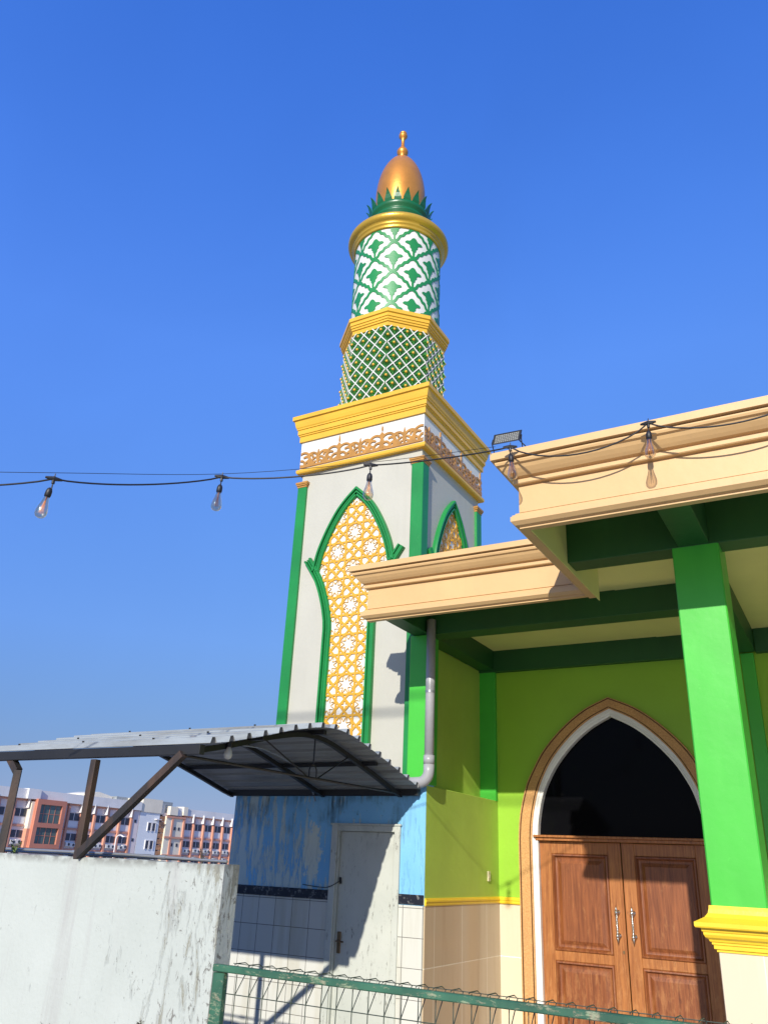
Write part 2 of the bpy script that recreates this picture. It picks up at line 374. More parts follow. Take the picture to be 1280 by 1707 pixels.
    def sweep(s, path, prof, closed=False, endcaps=True):   # path [(x,y)] outward normal to the right; prof closed polygon [(p,z)]
        n = len(path); rows = []
        for i in range(n):
            p = Vector(path[i])
            a = Vector(path[i - 1]) if (i > 0 or closed) else None; b = Vector(path[(i + 1) % n]) if (i < n - 1 or closed) else None
            ns = []
            for q0, q1 in ((a, p), (p, b)):
                if q0 is not None and q1 is not None:
                    d = (q1 - q0).normalized(); ns.append(Vector((d.y, -d.x)))
            if len(ns) == 2: m = (ns[0] + ns[1]).normalized(); m = m / max(.2, m.dot(ns[0]))
            else: m = ns[0]
            rows.append([(p.x + m.x * q, p.y + m.y * q, z) for q, z in prof])
        k = len(prof); v = [x for r_ in rows for x in r_]; fs = []
        for i in range(n if closed else n - 1):
            j = (i + 1) % n
            for t in range(k): fs.append((i * k + t, j * k + t, j * k + (t + 1) % k, i * k + (t + 1) % k))
        if not closed and endcaps: fs.append(tuple(range(k))); fs.append(tuple(range((n - 1) * k, n * k))[::-1])
        return s.add(v, fs)
    def loft(s, A, B, prof, mp):                      # ribbon between 2-D curves A and B; prof [(t,h)] across
        k = len(prof); n = len(A)
        v = [mp(a[0] * (1 - t) + b[0] * t, a[1] * (1 - t) + b[1] * t, h) for a, b in zip(A, B) for t, h in prof]
        fs = [(i * k + t, (i + 1) * k + t, (i + 1) * k + t + 1, i * k + t + 1) for i in range(n - 1) for t in range(k - 1)]
        fs += [tuple(range(k)), tuple(range((n - 1) * k, n * k))[::-1]]
        return s.add(v, fs)
    def holed(s, outer, inner, mp, h):                # flat face with a hole
        P = outer + inner
        tri = tessellate_polygon([[Vector((*p, 0)) for p in outer], [Vector((*p, 0)) for p in inner]])
        return s.add([mp(u, v_, h) for u, v_ in P], [tuple(t) for t in tri])
    def field(s, f, u0, u1, v0, v1, n, m, mp, h0, h1):  # f(U,V)>0 becomes a raised sheet with walls (marching squares)
        U = np.linspace(u0, u1, n + 1); V = np.linspace(v0, v1, m + 1)
        F = f(*np.meshgrid(U, V, indexing='ij'))
        for i in range(n):
            for j in range(m):
                c = (F[i, j], F[i + 1, j], F[i + 1, j + 1], F[i, j + 1])
                if c[0] <= 0 and c[1] <= 0 and c[2] <= 0 and c[3] <= 0: continue
                q = ((U[i], V[j]), (U[i + 1], V[j]), (U[i + 1], V[j + 1]), (U[i], V[j + 1]))
                if min(c) > 0: s.add([mp(x, y, h1) for x, y in q], [(0, 1, 2, 3)]); continue
                P = []; cut = []
                for a in range(4):
                    b = (a + 1) % 4
                    if c[a] > 0: P.append(q[a]); cut.append(False)
                    if (c[a] > 0) != (c[b] > 0):
                        t = c[a] / (c[a] - c[b]); P.append((q[a][0] + t * (q[b][0] - q[a][0]), q[a][1] + t * (q[b][1] - q[a][1]))); cut.append(True)
                if len(P) < 3: continue
                s.add([mp(x, y, h1) for x, y in P], [tuple(range(len(P)))])
                L = len(P)
                for a in range(L):
                    b = (a + 1) % L
                    if cut[a] and cut[b] and (P[a] != P[b]):
                        s.add([mp(*P[a], h0), mp(*P[b], h0), mp(*P[b], h1), mp(*P[a], h1)], [(0, 1, 2, 3)])
        return s
    def build(s, name, mats, parent=None, weld=False, fix=True):
        me = bpy.data.meshes.new(name); O = origin(parent) if parent else Vector((0, 0, 0))
        me.from_pydata([(x - O.x, y - O.y, z - O.z) for x, y, z in s.v], [], s.f)
        if not isinstance(mats, (list, tuple)): mats = [mats]
        for m in mats: me.materials.append(m)
        me.polygons.foreach_set('material_index', s.mi); me.polygons.foreach_set('use_smooth', s.sm)
        if fix:
            import bmesh
            bm = bmesh.new(); bm.from_mesh(me)
            if weld: bmesh.ops.remove_doubles(bm, verts=bm.verts, dist=1e-5)
            bmesh.ops.recalc_face_normals(bm, faces=bm.faces); bm.to_mesh(me); bm.free()
        o = bpy.data.objects.new(name, me); COL.objects.link(o)
        if parent: o.parent = parent
        return o
def copy_tree(o, parent=None):
    c = o.copy(); COL.objects.link(c)
    if parent: c.parent = parent
    for ch in list(o.children): copy_tree(ch, c)
    return c
def bez(pts, n=8):                                    # Catmull-Rom through points
    out_ = []; P = [pts[0]] + list(pts) + [pts[-1]]
    for i in range(1, len(P) - 2):
        for k in range(n):
            t = k / n
            out_.append(tuple(.5 * ((2 * P[i][d]) + (-P[i - 1][d] + P[i + 1][d]) * t + (2 * P[i - 1][d] - 5 * P[i][d] + 4 * P[i + 1][d] - P[i + 2][d]) * t * t
                        + (-P[i - 1][d] + 3 * P[i][d] - 3 * P[i + 1][d] + P[i + 2][d]) * t ** 3) for d in range(len(pts[0]))))
    out_.append(tuple(pts[-1])); return out_
def offset2(pts, w_):
    L = []
    for i in range(len(pts)):
        a = Vector(pts[max(i - 1, 0)]); b = Vector(pts[min(i + 1, len(pts) - 1)]); d = (b - a).normalized()
        L.append((pts[i][0] - d.y * w_, pts[i][1] + d.x * w_))
    return L
def mpX(x): return lambda u, v, h: (x + h, u, v)      # sheet facing +X, u = Y
def mpY(y): return lambda u, v, h: (u, y - h, v)      # sheet facing -Y, u = X

# numpy signed fields
def seg_d(X, Y, a, b):
    ax, ay = a; dx, dy = b[0] - ax, b[1] - ay; L = dx * dx + dy * dy + 1e-12
    t = np.clip(((X - ax) * dx + (Y - ay) * dy) / L, 0, 1)
    return np.hypot(X - ax - t * dx, Y - ay - t * dy)
def poly_in(X, Y, P):                                 # signed distance, positive inside
    d = np.full(X.shape, 1e9); ins = np.zeros(X.shape, bool); n = len(P)
    for i in range(n):
        a, b = P[i], P[(i + 1) % n]; d = np.minimum(d, seg_d(X, Y, a, b))
        c = (a[1] > Y) != (b[1] > Y)
        with np.errstate(divide='ignore', invalid='ignore'):
            xi = (b[0] - a[0]) * (Y - a[1]) / (b[1] - a[1] if b[1] != a[1] else 1e-12) + a[0]
        ins ^= c & (X < xi)
    return np.where(ins, d, -d)

# ------------------------------------------------------------------ ground
g = MB(); g.add([(-900, -400, 0), (900, -400, 0), (900, 1500, 0), (-900, 1500, 0)], [(0, 1, 2, 3)])
tag(g.build('ground', M['soil']), kind='structure')

# ================================================================== MINARET
TX0, TX1, TY0, TY1 = -5.46, -3.725, 7.20, 8.88
TC = (-4.6, 8.04); OC = (-4.648, 8.01)
tower = thing('minaret', (TC[0], TC[1], 0), 'tall white and green minaret with gold cornices and a bronze egg dome', 'minaret')
b = MB(); b.box(TX0 + .035, TX1 - .035, TY0 + .035, TY1 - .035, 0, 6.9); b.build('tower_wall', M['tower_white'], tower)
# frieze band faces (whiter) with the arabesque
b = MB(); b.sweep([(TX0, TY0), (TX1, TY0), (TX1, TY1), (TX0, TY1)][::1], [(-.05, 6.20), (.0, 6.20), (.0, 6.62), (-.05, 6.62)], closed=True)
frieze = b.build('frieze', M['white'], tower)
b = MB(); b.sweep([(TX0, TY0), (TX1, TY0), (TX1, TY1), (TX0, TY1)], [(-.05, 6.155), (.02, 6.155), (.03, 6.17), (.03, 6.205), (-.05, 6.205)], closed=True)
b.build('lower_moulding', M['gold'], tower)
cp = [(-.06, 6.60), (.022, 6.60), (.022, 6.675), (.034, 6.682), (.034, 6.70), (.045, 6.703), (.045, 6.765), (.056, 6.77), (.056, 6.785), (.066, 6.80), (.075, 6.84), (.082, 6.885), (.104, 6.895), (.104, 6.95), (-.06, 6.95)]
b = MB(); b.sweep([(TX0, TY0), (TX1, TY0), (TX1, TY1), (TX0, TY1)], cp, closed=True)
b.box(TX0 + .06, TX1 - .06, TY0 + .06, TY1 - .06, 6.90, 6.944)
b.build('square_cornice', M['gold'], tower)
# frieze arabesque
Pp = .605
def strokes():
    S = []
    def arc(cx, cy, r, a0, a1, n=12): 
        p = [(cx + r * math.cos(R(a0 + (a1 - a0) * i / n)), cy + r * math.sin(R(a0 + (a1 - a0) * i / n))) for i in range(n + 1)]
        S.extend(zip(p[:-1], p[1:]))
    arc(.085, .115, .092, 175, 15); arc(.085, .115, .092, 175, 270)
    arc(.125, .085, .062, 120, -60); arc(.215, .10, .085, 150, 35); arc(.215, .095, .06, 190, 320)
    arc(.16, .035, .045, 200, 20); arc(.265, .06, .05, 100, 260); arc(.05, .045, .055, -30, 110); arc(.19, .135, .03, 0, 220)
    S.append(((0, .012), (.30, .012)))
    return S
ST = strokes()
leaves = [[(0, .005), (.022, .05), (.03, .11), (.014, .17), (.028, .21), (0, .245)], [(0, .24), (.011, .275), (.008, .30), (0, .352)]]
def f_frieze(X, Z):
    x = np.mod(X, Pp); x = np.minimum(x, Pp - x); d = np.full(X.shape, 1e9)
    for a, c in ST: d = np.minimum(d, seg_d(x, Z, a, c))
    f = .0135 - d
    for P in leaves: f = np.maximum(f, poly_in(x, Z, P + [(-q[0], q[1]) for q in P[::-1]]))
    sm = [(Pp / 2, .01), (Pp / 2 - .022, .06), (Pp / 2 - .028, .12), (Pp / 2 - .012, .18), (Pp / 2, .245)]
    f = np.maximum(f, poly_in(x, Z, sm + [(Pp - q[0], q[1]) for q in sm[::-1]]))
    return f
b = MB()
b.field(lambda U, V: f_frieze(U + 4.885, V - 6.235), TX0 + .01, TX1 - .005, 6.225, 6.595, 180, 38, mpY(TY0), 0, .014)
b.field(lambda U, V: f_frieze(U - 7.62, V - 6.235), TY0 + .01, TY1 - .01, 6.225, 6.595, 172, 38, mpX(TX1), 0, .014)
b.build('arabesque', M['terracotta'], frieze, fix=False)
# corner pilasters with capitals
for (x0, x1, y0, y1) in ((TX0, TX0 + .128, TY0, TY0 + .15), (TX1 - .150, TX1, TY0, TY0 + .15), (TX1 - .128, TX1, TY1 - .15, TY1), (TX0, TX0 + .128, TY1 - .15, TY1)):
    b = MB(); b.bbox(x0, x1, y0, y1, 0, 5.975, .006); pl = b.build('corner_pilaster', M['tower_green'], tower)
    b = MB(); b.sweep([(x0, y0), (x1, y0), (x1, y1), (x0, y1)], [(-.03, 5.965), (.004, 5.965), (.004, 5.985), (.014, 5.99), (.014, 6.005), (.022, 6.01), (.022, 6.035), (-.03, 6.04)], closed=True)
    b.box(x0 + .02, x1 - .02, y0 + .02, y1 - .02, 5.97, 6.036)
    b.build('capital', M['terracotta'], pl)
# niches: green frame + gold star lattice over white
A_c = [(.286, 2.3), (.286, 3.2), (.282, 4.12), (.290, 4.22), (.325, 4.38), (.385, 4.57), (.455, 4.73), (.54, 4.865), (.622, 4.985)]
B_c = [(.500, 4.83), (.478, 4.93), (.435, 5.09), (.345, 5.305), (.225, 5.52), (.11, 5.66), (.0, 5.762)]
Ac = A_c[:3] + bez(A_c[3:], 5); Bc = bez(B_c, 6)
SA = .2197
def half_w(z):
    zs = [2.0, 4.12, 4.22, 4.38, 4.57, 4.73, 4.83, 4.93, 5.09, 5.305, 5.52, 5.66, 5.762]
    ws = [.286, .282, .290, .325, .385, .455, .500, .478, .435, .345, .225, .11, 0.0]
    return np.interp(z, zs, ws)
def f_star(U, V):
    a = SA; x = np.mod(U, 2 * a); y = np.mod(V - 3.4945, 2 * a)
    x = np.minimum(x, 2 * a - x); y = np.minimum(y, 2 * a - y)
    fl = x + y > a; x, y = np.where(fl, a - x, x), np.where(fl, a - y, y)      # every star cell is alike
    x, y = np.abs(x), np.abs(y)
    d = np.full(U.shape, 1e9)
    def P_(r_, an): return (r_ * a * math.cos(R(an)), r_ * a * math.sin(R(an)))
    for k in range(-2, 4):
        an = 45 * k
        d = np.minimum(d, seg_d(x, y, P_(.50, an + 22.5), P_(.56, an + 22.5)))
        d = np.minimum(d, seg_d(x, y, P_(.707, an), P_(.707, an + 90)))
    d = np.minimum(d, seg_d(x, y, (.707 * a, 0), (a, .293 * a))); d = np.minimum(d, seg_d(x, y, (0, .707 * a), (.293 * a, a)))
    f = .046 * a - d
    stp = [((.50 if q % 2 else .20) * a * math.cos(R(22.5 * q)), (.50 if q % 2 else .20) * a * math.sin(R(22.5 * q))) for q in range(16)]
    ins = poly_in(x, y, stp); f = np.where(ins > -.03 * a, np.maximum(np.minimum(f, -ins), np.minimum(.055 * a + ins, -ins)), f)
    for cx, cy in ((a, 0), (0, a)):
        dx, dy = np.abs(x - cx), np.abs(y - cy)
        cross = np.maximum(np.minimum(.17 * a - dx, .045 * a - dy), np.minimum(.045 * a - dx, .17 * a - dy))
        f = np.maximum(f, np.minimum(.27 * a - dx - dy, -cross))
    return np.minimum(f, half_w(V) - .035 - np.abs(U))
for side, (c, mp) in enumerate(((-4.6, mpY(TY0 + .035)), (8.04, mpX(TX1 - .035)))):
    mpc = (lambda c_, m_: (lambda u, v, h: m_(c_ + u, v, h)))(c, mp)
    niche = MB()
    prof = [(0, 0), (0, .030), (.10, .046), (.30, .046), (.33, .020), (.40, .020), (.43, .040), (.58, .040), (.61, .018), (.68, .018), (.71, .055), (.93, .055), (1, .036), (1, 0)]
    for sgn in (-1, 1):
        A1 = [(sgn * p[0], p[1]) for p in Ac]; B1 = [(sgn * p[0], p[1]) for p in Bc]
        for C_ in (A1, B1):
            i_, o_ = offset2(C_, .049 * sgn), offset2(C_, -.049 * sgn)
            if C_ is B1: i_[-1] = (0, 5.693); o_[-1] = (0, 5.828)
            if sgn > 0: i_, o_ = i_, o_
            niche.loft(i_, o_, prof, mpc)
    fr = niche.build('niche_frame', M['tower_green'], tower)
    zz = [2.3, 3.3, 4.12, 4.22, 4.38, 4.57, 4.73, 4.83, 4.93, 5.09, 5.305, 5.52, 5.66, 5.762]
    poly = [(-float(half_w(z)), z) for z in zz] + [(float(half_w(z)), z) for z in zz[::-1][1:]]
    b = MB(); b.prism(poly, mpc, -.01, .006); pan = b.build('niche_panel', M['white'], tower)
    b = MB(); b.field(f_star, -.50, .50, 2.45, 5.74, 140, 460, mpc, .004, .018); b.build('star_lattice', M['lattice_gold'], pan, fix=False)
# octagonal stage
def octv(r, z): return [(OC[0] + r * math.cos(R(22.5 + 45 * i)), OC[1] + r * math.sin(R(22.5 + 45 * i)), z) for i in range(8)]
RO = .686
b = MB(); b.lathe([(RO, 6.9), (RO, 8.25)], OC, 8, R(22.5)); octo = b.build('octagonal_stage', M['leaf_green'], tower)
ap = RO * math.cos(R(22.5)); fwid = 2 * RO * math.sin(R(22.5)); DW = fwid / 3; DH = .207
lat = ros = knob = MB()
for k in range(8):
    th = R(45 * k); nx, ny = math.cos(th), math.sin(th); tx, ty = -ny, nx
    def mp(u, v, h, nx=nx, ny=ny, tx=tx, ty=ty): return (OC[0] + nx * (ap + h) + tx * u, OC[1] + ny * (ap + h) + ty * u, v)
    def fl(U, V):
        x = np.mod(U + fwid / 2, DW) / DW; y = np.mod(V - 7.62, DH) / DH
        x = np.minimum(x, 1 - x); y = np.minimum(y, 1 - y)
        return .046 - np.abs(x + y - .5)
    lat.cur = 0; lat.smooth = False; lat.field(fl, -fwid / 2, fwid / 2, 6.95, 8.2, 60, 125, mp, 0, .016)
    for i in range(7):
        for j in range(-7, 8):
            u = -fwid / 2 + i * DW / 2; v = 7.62 + j * DH / 2
            if (i + j) % 2 or v < 6.95 or v > 8.2: continue
            if i in (0, 6):
                pass
            n = 16; pts = [mp(u, v, .034)]
            for q in range(n):
                a = 2 * math.pi * q / n + math.pi / 16; r = .86 if q % 2 == 0 else .52
                ca, sa = math.cos(a), math.sin(a); L = 1 / (abs(ca) / (DW * .43) + abs(sa) / (DH * .43)); rr = min(L, .085) * r
                pts.append(mp(max(-fwid / 2, min(fwid / 2, u + rr * ca)), v + rr * sa, .012 if q % 2 == 0 else -.004))
            ros.cur = 1; ros.smooth = False; ros.add(pts, [(0, 1 + q, 1 + (q + 1) % n) for q in range(n)])
            if i == 6: continue
            kr = .019; vs = []; m_ = 8
            kc = mp(u, v, .019)
            for a_ in range(4):
                for q in range(m_):
                    t = 2 * math.pi * q / m_; ph = a_ * math.pi / 6
                    vs.append(mp(u + kr * math.cos(ph) * math.cos(t), v + kr * math.cos(ph) * math.sin(t), .024 + kr * math.sin(ph)))
            fs = [(a_ * m_ + q, a_ * m_ + (q + 1) % m_, (a_ + 1) * m_ + (q + 1) % m_, (a_ + 1) * m_ + q) for a_ in range(3) for q in range(m_)]
            knob.cur = 2; knob.smooth = True; knob.add(vs, fs)
lat.build('carved_lattice', [M['white'], M['rosette'], M['gold']], octo, fix=False)
b = MB(); b.lathe([(RO - .1, 8.19), (.70, 8.19), (.705, 8.245), (.722, 8.25), (.722, 8.275), (.735, 8.28), (.735, 8.31), (.748, 8.315), (.748, 8.36), (.768, 8.37), (.768, 8.425), (.60, 8.43)], OC, 8, R(22.5))
b.build('octagonal_cornice', M['gold'], tower)
# round drum with damask pattern
RD = .617
b = MB(); b.smooth = True; b.lathe([(RD, 8.40), (RD, 9.93)], OC, 96, cap=False); drum = b.build('round_drum', M['white'], tower)
PW = 2 * math.pi / 7; PH = .523; sc_ = .523 / 260
Eh = [(0, 0), (30, 20), (46, 50), (70, 56), (86, 82), (112, 90), (128, 114), (160, 130)]
mot = [(0, 8), (7, 30), (8, 60), (18, 70), (17, 84), (30, 96), (28, 110), (38, 122), (52, 124), (66, 133), (60, 144), (46, 150), (34, 149), (25, 158), (14, 176), (0, 184)]
def f_drum(U, V):
    X = np.mod(U, PW) / PW * 320; X = np.where(X > 160, X - 320, X); Y = np.mod(V, PH) / sc_
    ax = np.abs(X); d = np.full(U.shape, 1e9)
    for i in (-1, 0, 1):
        for sx, sy, flip in ((0, 0, 1), (160, 130, -1), (160, -130, -1), (160, 130, 1), (160, -130, 1), (320, 0, -1)):
            E = [(sx + flip * p[0], sy + i * 260 + p[1]) for p in Eh]
            for a, c in zip(E[:-1], E[1:]): d = np.minimum(d, seg_d(ax, Y, a, c))
    f = 11.5 - d
    mp_ = [(p[0] * 1.15, p[1] * 1.0) for p in mot] + [(-p[0] * 1.15, p[1]) for p in mot[::-1]]
    for dx in (0, 160):
        for dy in (-260, -130, 0, 130):
            if (dx == 0) == (dy % 260 == 0): f = np.maximum(f, poly_in(ax, Y, [(p[0] + dx, p[1] + dy) for p in mp_]))
    return f * sc_
TH0 = R(-90 + 24.7)
def mpD(u, v, h): return (OC[0] + (RD + h) * math.cos(u), OC[1] + (RD + h) * math.sin(u), v)
b = MB(); b.field(lambda U, V: f_drum(U - TH0, V - 9.655 + 3 * PH), R(-180), R(180), 8.42, 9.925, 420, 165, mpD, 0, .007)
b.build('damask_pattern', M['drum_green'], drum, fix=False)
b = MB(); b.smooth = False
b.lathe([(.58, 9.90), (.640, 9.905), (.648, 9.925), (.640, 9.94), (.66, 9.955), (.672, 9.97), (.668, 9.985), (.69, 10.0), (.712, 10.012), (.728, 10.03), (.737, 10.055), (.735, 10.085), (.722, 10.105), (.66, 10.12), (.40, 10.13)], OC, 96)
rg = b.build('ring_cornice', M['ring_gold'], tower)
for p in rg.data.polygons: p.use_smooth = len(p.vertices) == 4
b = MB(); b.lathe([(.36, 10.1), (.385, 10.12), (.385, 10.44), (.42, 10.47), (.42, 10.50), (.40, 10.515), (.40, 10.535), (.432, 10.56), (.444, 10.60), (.440, 10.63), (.38, 10.635)], OC, 72)
collar = b.build('collar', M['collar_green'], tower)
for p in collar.data.polygons: p.use_smooth = len(p.vertices) == 4
for k in range(20):
    th = R(-90 + 24.7 + 18 * k); b = MB(); ct, s_ = math.cos(th), math.sin(th)
    prof = [(.425, 10.60, .062), (.452, 10.66, .056), (.468, 10.72, .036), (.487, 10.765, .018), (.515, 10.80, .002)]
    vs = []
    for r, z, hw in prof:
        for hh in (-hw, hw):
            for dr in (0, -.014): vs.append((OC[0] + (r + dr) * ct - hh * s_, OC[1] + (r + dr) * s_ + hh * ct, z))
    fs = []
    for i in range(4):
        o = i * 4; fs += [(o, o + 2, o + 6, o + 4), (o + 1, o + 5, o + 7, o + 3), (o, o + 4, o + 5, o + 1), (o + 2, o + 3, o + 7, o + 6)]
    fs += [(0, 1, 3, 2), (16, 18, 19, 17)]
    b.add(vs, fs); b.build('petal', M['collar_green'], collar)
zc, hh = 11.04, .86
pf = [(.30, 10.6)] + [(.374 * math.sqrt(max(0, 1 - ((z - zc) / hh) ** 2)) ** (1.0 if z < zc else 1.12), z) for z in [10.66 + i * .04 for i in range(31)]] + [(.03, 11.895)]
b = MB(); b.smooth = True; b.lathe(pf, OC, 64); b.build('dome', M['gold_metal'], tower)
b = MB(); b.smooth = True
b.lathe([(.05, 11.86), (.06, 11.90), (.045, 11.94), (.075, 11.97), (.088, 12.01), (.088, 12.04), (.07, 12.08), (.04, 12.105), (.045, 12.12), (.03, 12.14), (.026, 12.22), (.028, 12.30), (.045, 12.33), (.066, 12.36), (.068, 12.385), (.05, 12.40), (.06, 12.415), (.055, 12.44), (.02, 12.46), (.012, 12.49)], OC, 28)
b.build('finial', M['gold_metal'], tower)

# ================================================================== MOSQUE PORCH
DY = 8.76
mosque = thing('mosque', (-1.0, 8.9, 0), 'green mosque porch with cream canopies, big green column and arched wooden door', 'mosque')
def P(name, mat, fn, parent=mosque, **kw):
    b = MB(); fn(b); return b.build(name, mat, parent, **kw)
def canopy_prof(z0, inner=-.05):
    q = [(0, 0), (.0, .012), (.022, .018), (.045, .040), (.045, .072), (.036, .076), (.036, .084), (.02, .092), (.02, .1), (-.014, .103), (-.014, .110), (0, .113), (0, .292), (-.014, .296), (-.010, .303), (.022, .306), (.028, .312), (.028, .336), (.018, .341), (.018, .347), (.045, .352), (.062, .368), (.083, .392), (.096, .414), (.112, .420), (.118, .434), (.118, .442), (.100, .444), (.100, .452), (.14, .454), (.14, .505), (inner, .505), (inner, 0)]
    return [(p, z0 + z) for p, z in q]
P('upper_canopy_fascia', M['cream'], lambda b: b.sweep([(-1.625, 6.055), (-1.625, 4.5), (5.5, 4.5)], canopy_prof(3.747)))
P('lower_canopy_fascia', M['cream'], lambda b: b.sweep([(-3.70, 6.16), (-3.70, 6.1), (-1.60, 6.1)], canopy_prof(3.79)))
P('lower_roof_slab', M['cream'], lambda b: b.box(-3.69, -1.7, 6.17, 9.1, 4.125, 4.26))
# inner faces of the upper fascia painted olive
P('soffit_lining', M['ceiling'], lambda b: (b.box(-1.575, -1.569, 4.556, 6.15, 3.752, 4.1), b.box(-1.569, 5.4, 4.550, 4.556, 3.752, 4.1)))
P('lower_ceiling', M['ceiling'], lambda b: b.box(-3.50, -1.64, 6.15, 9.1, 4.105, 4.12))
P('upper_ceiling', M['ceiling'], lambda b: b.box(-1.64, 5.45, 4.556, 9.2, 4.10, 4.21))
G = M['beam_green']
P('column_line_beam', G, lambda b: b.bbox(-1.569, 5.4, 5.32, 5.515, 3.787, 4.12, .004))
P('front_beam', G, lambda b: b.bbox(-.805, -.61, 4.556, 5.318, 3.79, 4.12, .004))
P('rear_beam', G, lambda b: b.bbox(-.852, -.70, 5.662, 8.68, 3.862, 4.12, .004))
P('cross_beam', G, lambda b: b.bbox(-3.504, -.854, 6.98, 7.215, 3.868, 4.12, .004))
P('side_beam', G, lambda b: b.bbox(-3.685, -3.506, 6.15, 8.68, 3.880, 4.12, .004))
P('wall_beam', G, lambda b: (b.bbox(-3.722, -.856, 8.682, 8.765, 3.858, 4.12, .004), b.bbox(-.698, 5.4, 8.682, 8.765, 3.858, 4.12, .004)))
P('left_post', M['green'], lambda b: b.bbox(-3.718, -3.506, 7.0, 7.22, 2.45, 3.879, .006))
P('corner_pilaster', M['green'], lambda b: b.bbox(-3.715, -3.503, 8.70, 8.77, 2.44, 3.879, .004))
P('right_pilaster', M['green'], lambda b: b.bbox(-.845, -.722, 8.69, 8.77, .0, 3.857, .004))
# front column on its tiled pedestal
colm = P('column', M['green'], lambda b: b.bbox(-.851, -.555, 5.323, 5.66, 1.60, 4.11, .008))
cc_ = [(-.02, 1.385), (-.006, 1.385), (-.006, 1.395), (.006, 1.40), (.006, 1.418), (.014, 1.422), (.014, 1.432), (.022, 1.436), (.026, 1.446), (.04, 1.456), (.048, 1.470), (.048, 1.482), (.054, 1.486), (.058, 1.50), (.082, 1.505), (.086, 1.512), (.086, 1.532), (.06, 1.545), (.035, 1.558), (.018, 1.578), (.012, 1.60), (.010, 1.618), (-.02, 1.618)]
P('pedestal_moulding', M['yellow'], lambda b: (b.sweep([(-.851, 5.32), (-.555, 5.32), (-.555, 5.66), (-.851, 5.66)], cc_, closed=True)), colm)
P('pedestal', M['beige_tile_x'], lambda b: b.bbox(-.838, -.568, 5.333, 5.647, 0, 1.39, .004), colm)
# side wall
P('upper_side_wall', M['olive'], lambda b: b.box(-3.78, -3.690, 7.222, 8.70, 2.43, 3.881))
P('lower_side_wall', M['olive'], lambda b: b.bbox(-3.735, -3.506, 7.004, 8.758, 1.40, 2.445, .006))
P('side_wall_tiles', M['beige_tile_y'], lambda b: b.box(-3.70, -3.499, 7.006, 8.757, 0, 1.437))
rail = [(-.01, 1.432), (.012, 1.432), (.016, 1.442), (.016, 1.462), (.022, 1.466), (.022, 1.480), (.014, 1.484), (.014, 1.492), (.004, 1.496), (-.01, 1.496)]
P('dado_rail', M['yellow'], lambda b: b.sweep([(-3.506, 7.004)[::1], (-3.506, 8.76), ][::-1] if False else [(-3.506, 7.006), (-3.506, 8.745), (-3.262, 8.745)], rail))
# door wall with the arched opening
AX = -2.215
def arc_pts(tab): return [(0 if z is None else o, z) for o, z in tab]
inner = bez([(.845, 2.06), (.830, 2.26), (.775, 2.50), (.705, 2.66), (.600, 2.83), (.42, 3.03), (.22, 3.19), (.0, 3.305)], 5)
whiteo = bez([(.905, 2.06), (.885, 2.28), (.83, 2.52), (.755, 2.70), (.640, 2.89), (.45, 3.10), (.235, 3.27), (.0, 3.385)], 5)
outer_ = bez([(1.050, 2.06), (1.025, 2.32), (.95, 2.60), (.870, 2.76), (.740, 2.97), (.52, 3.20), (.27, 3.385), (.0, 3.505)], 5)
def full(h, z0=0): 
    L = [(AX - o, z) for o, z in h]; Rr = [(AX + o, z) for o, z in h[::-1]][1:]
    return [(L[0][0], z0)] + L + Rr + [(Rr[-1][0], z0)]
I_, W_, O_ = full(inner), full(whiteo), full(outer_)
def wall_fn(b):
    z1 = 4.1; left, right = -3.72, 5.6
    ho = W_                                             # hole = under the frames
    top = [(left, z1)] + [(right, z1)]
    poly = [(left, 1.43)] + [(left, z1), (right, z1), (right, 1.43)]
    k = len(ho); o_l = (ho[0][0], 1.43); o_r = (ho[-1][0], 1.43)
    loop = [(left, 1.43), o_l] + ho[1:-1] + [o_r, (right, 1.43), (right, z1), (left, z1)]
    tri = tessellate_polygon([[Vector((u, v, 0)) for u, v in loop]])
    b.add([(u, DY, v) for u, v in loop], [tuple(t) for t in tri])
P('door_wall', M['lime'], wall_fn)
P('door_wall_tiles', M['beige_tile_x'], lambda b: (b.box(-3.50, W_[0][0], DY - .008, DY + .1, 0, 1.437), b.box(W_[-1][0], 5.6, DY - .008, DY + .1, 0, 1.437)))
P('rear_building', M['lime'], lambda b: (b.box(-3.71, 5.6, 10.6, 14, 0, 4.1), b.box(-3.71, -3.3, 9.0, 10.5, 0, 4.1), b.box(5.3, 5.6, 9.0, 10.5, 0, 4.1), b.box(-3.7, 5.6, 9.15, 14, 4.11, 4.18)))
sur = P('arch_surround', [M['stone'], M['joint_dark']], lambda b: b.loft(W_, O_, [(-.02, -.02), (-.02, .030), (.08, .036), (.10, .028), (.13, .028), (.15, .042), (.80, .042), (.83, .030), (.87, .030), (.90, .040), (.98, .040), (1, .03), (1, -.02)], mpY(DY)))
for i, p in enumerate(sur.data.polygons):
    if len(p.vertices) == 4 and i < (len(W_) - 1) * 12 and i % 12 in (2, 3, 4, 7, 8): p.material_index = 1
P('arch_frame', M['shell_white'], lambda b: b.loft(I_, W_, [(-.001, -.16), (0, .006), (.25, .012), (.30, .004), (.55, .010), (.62, .018), (.97, .018), (.97, -.02)], mpY(DY)))
P('fanlight_pane', M['darkglass'], lambda b: b.prism([(AX - o, z) for o, z in inner] + [(AX + o, z) for o, z in inner[::-1]][1:], mpY(8.84), 0, .006))
tr = P('transom', M['wood'], lambda b: (b.bbox(-3.085, -1.345, 8.74, 8.85, 2.055, 2.085, .004), b.bbox(-3.10, -1.33, 8.715, 8.84, 2.085, 2.108, .004)))
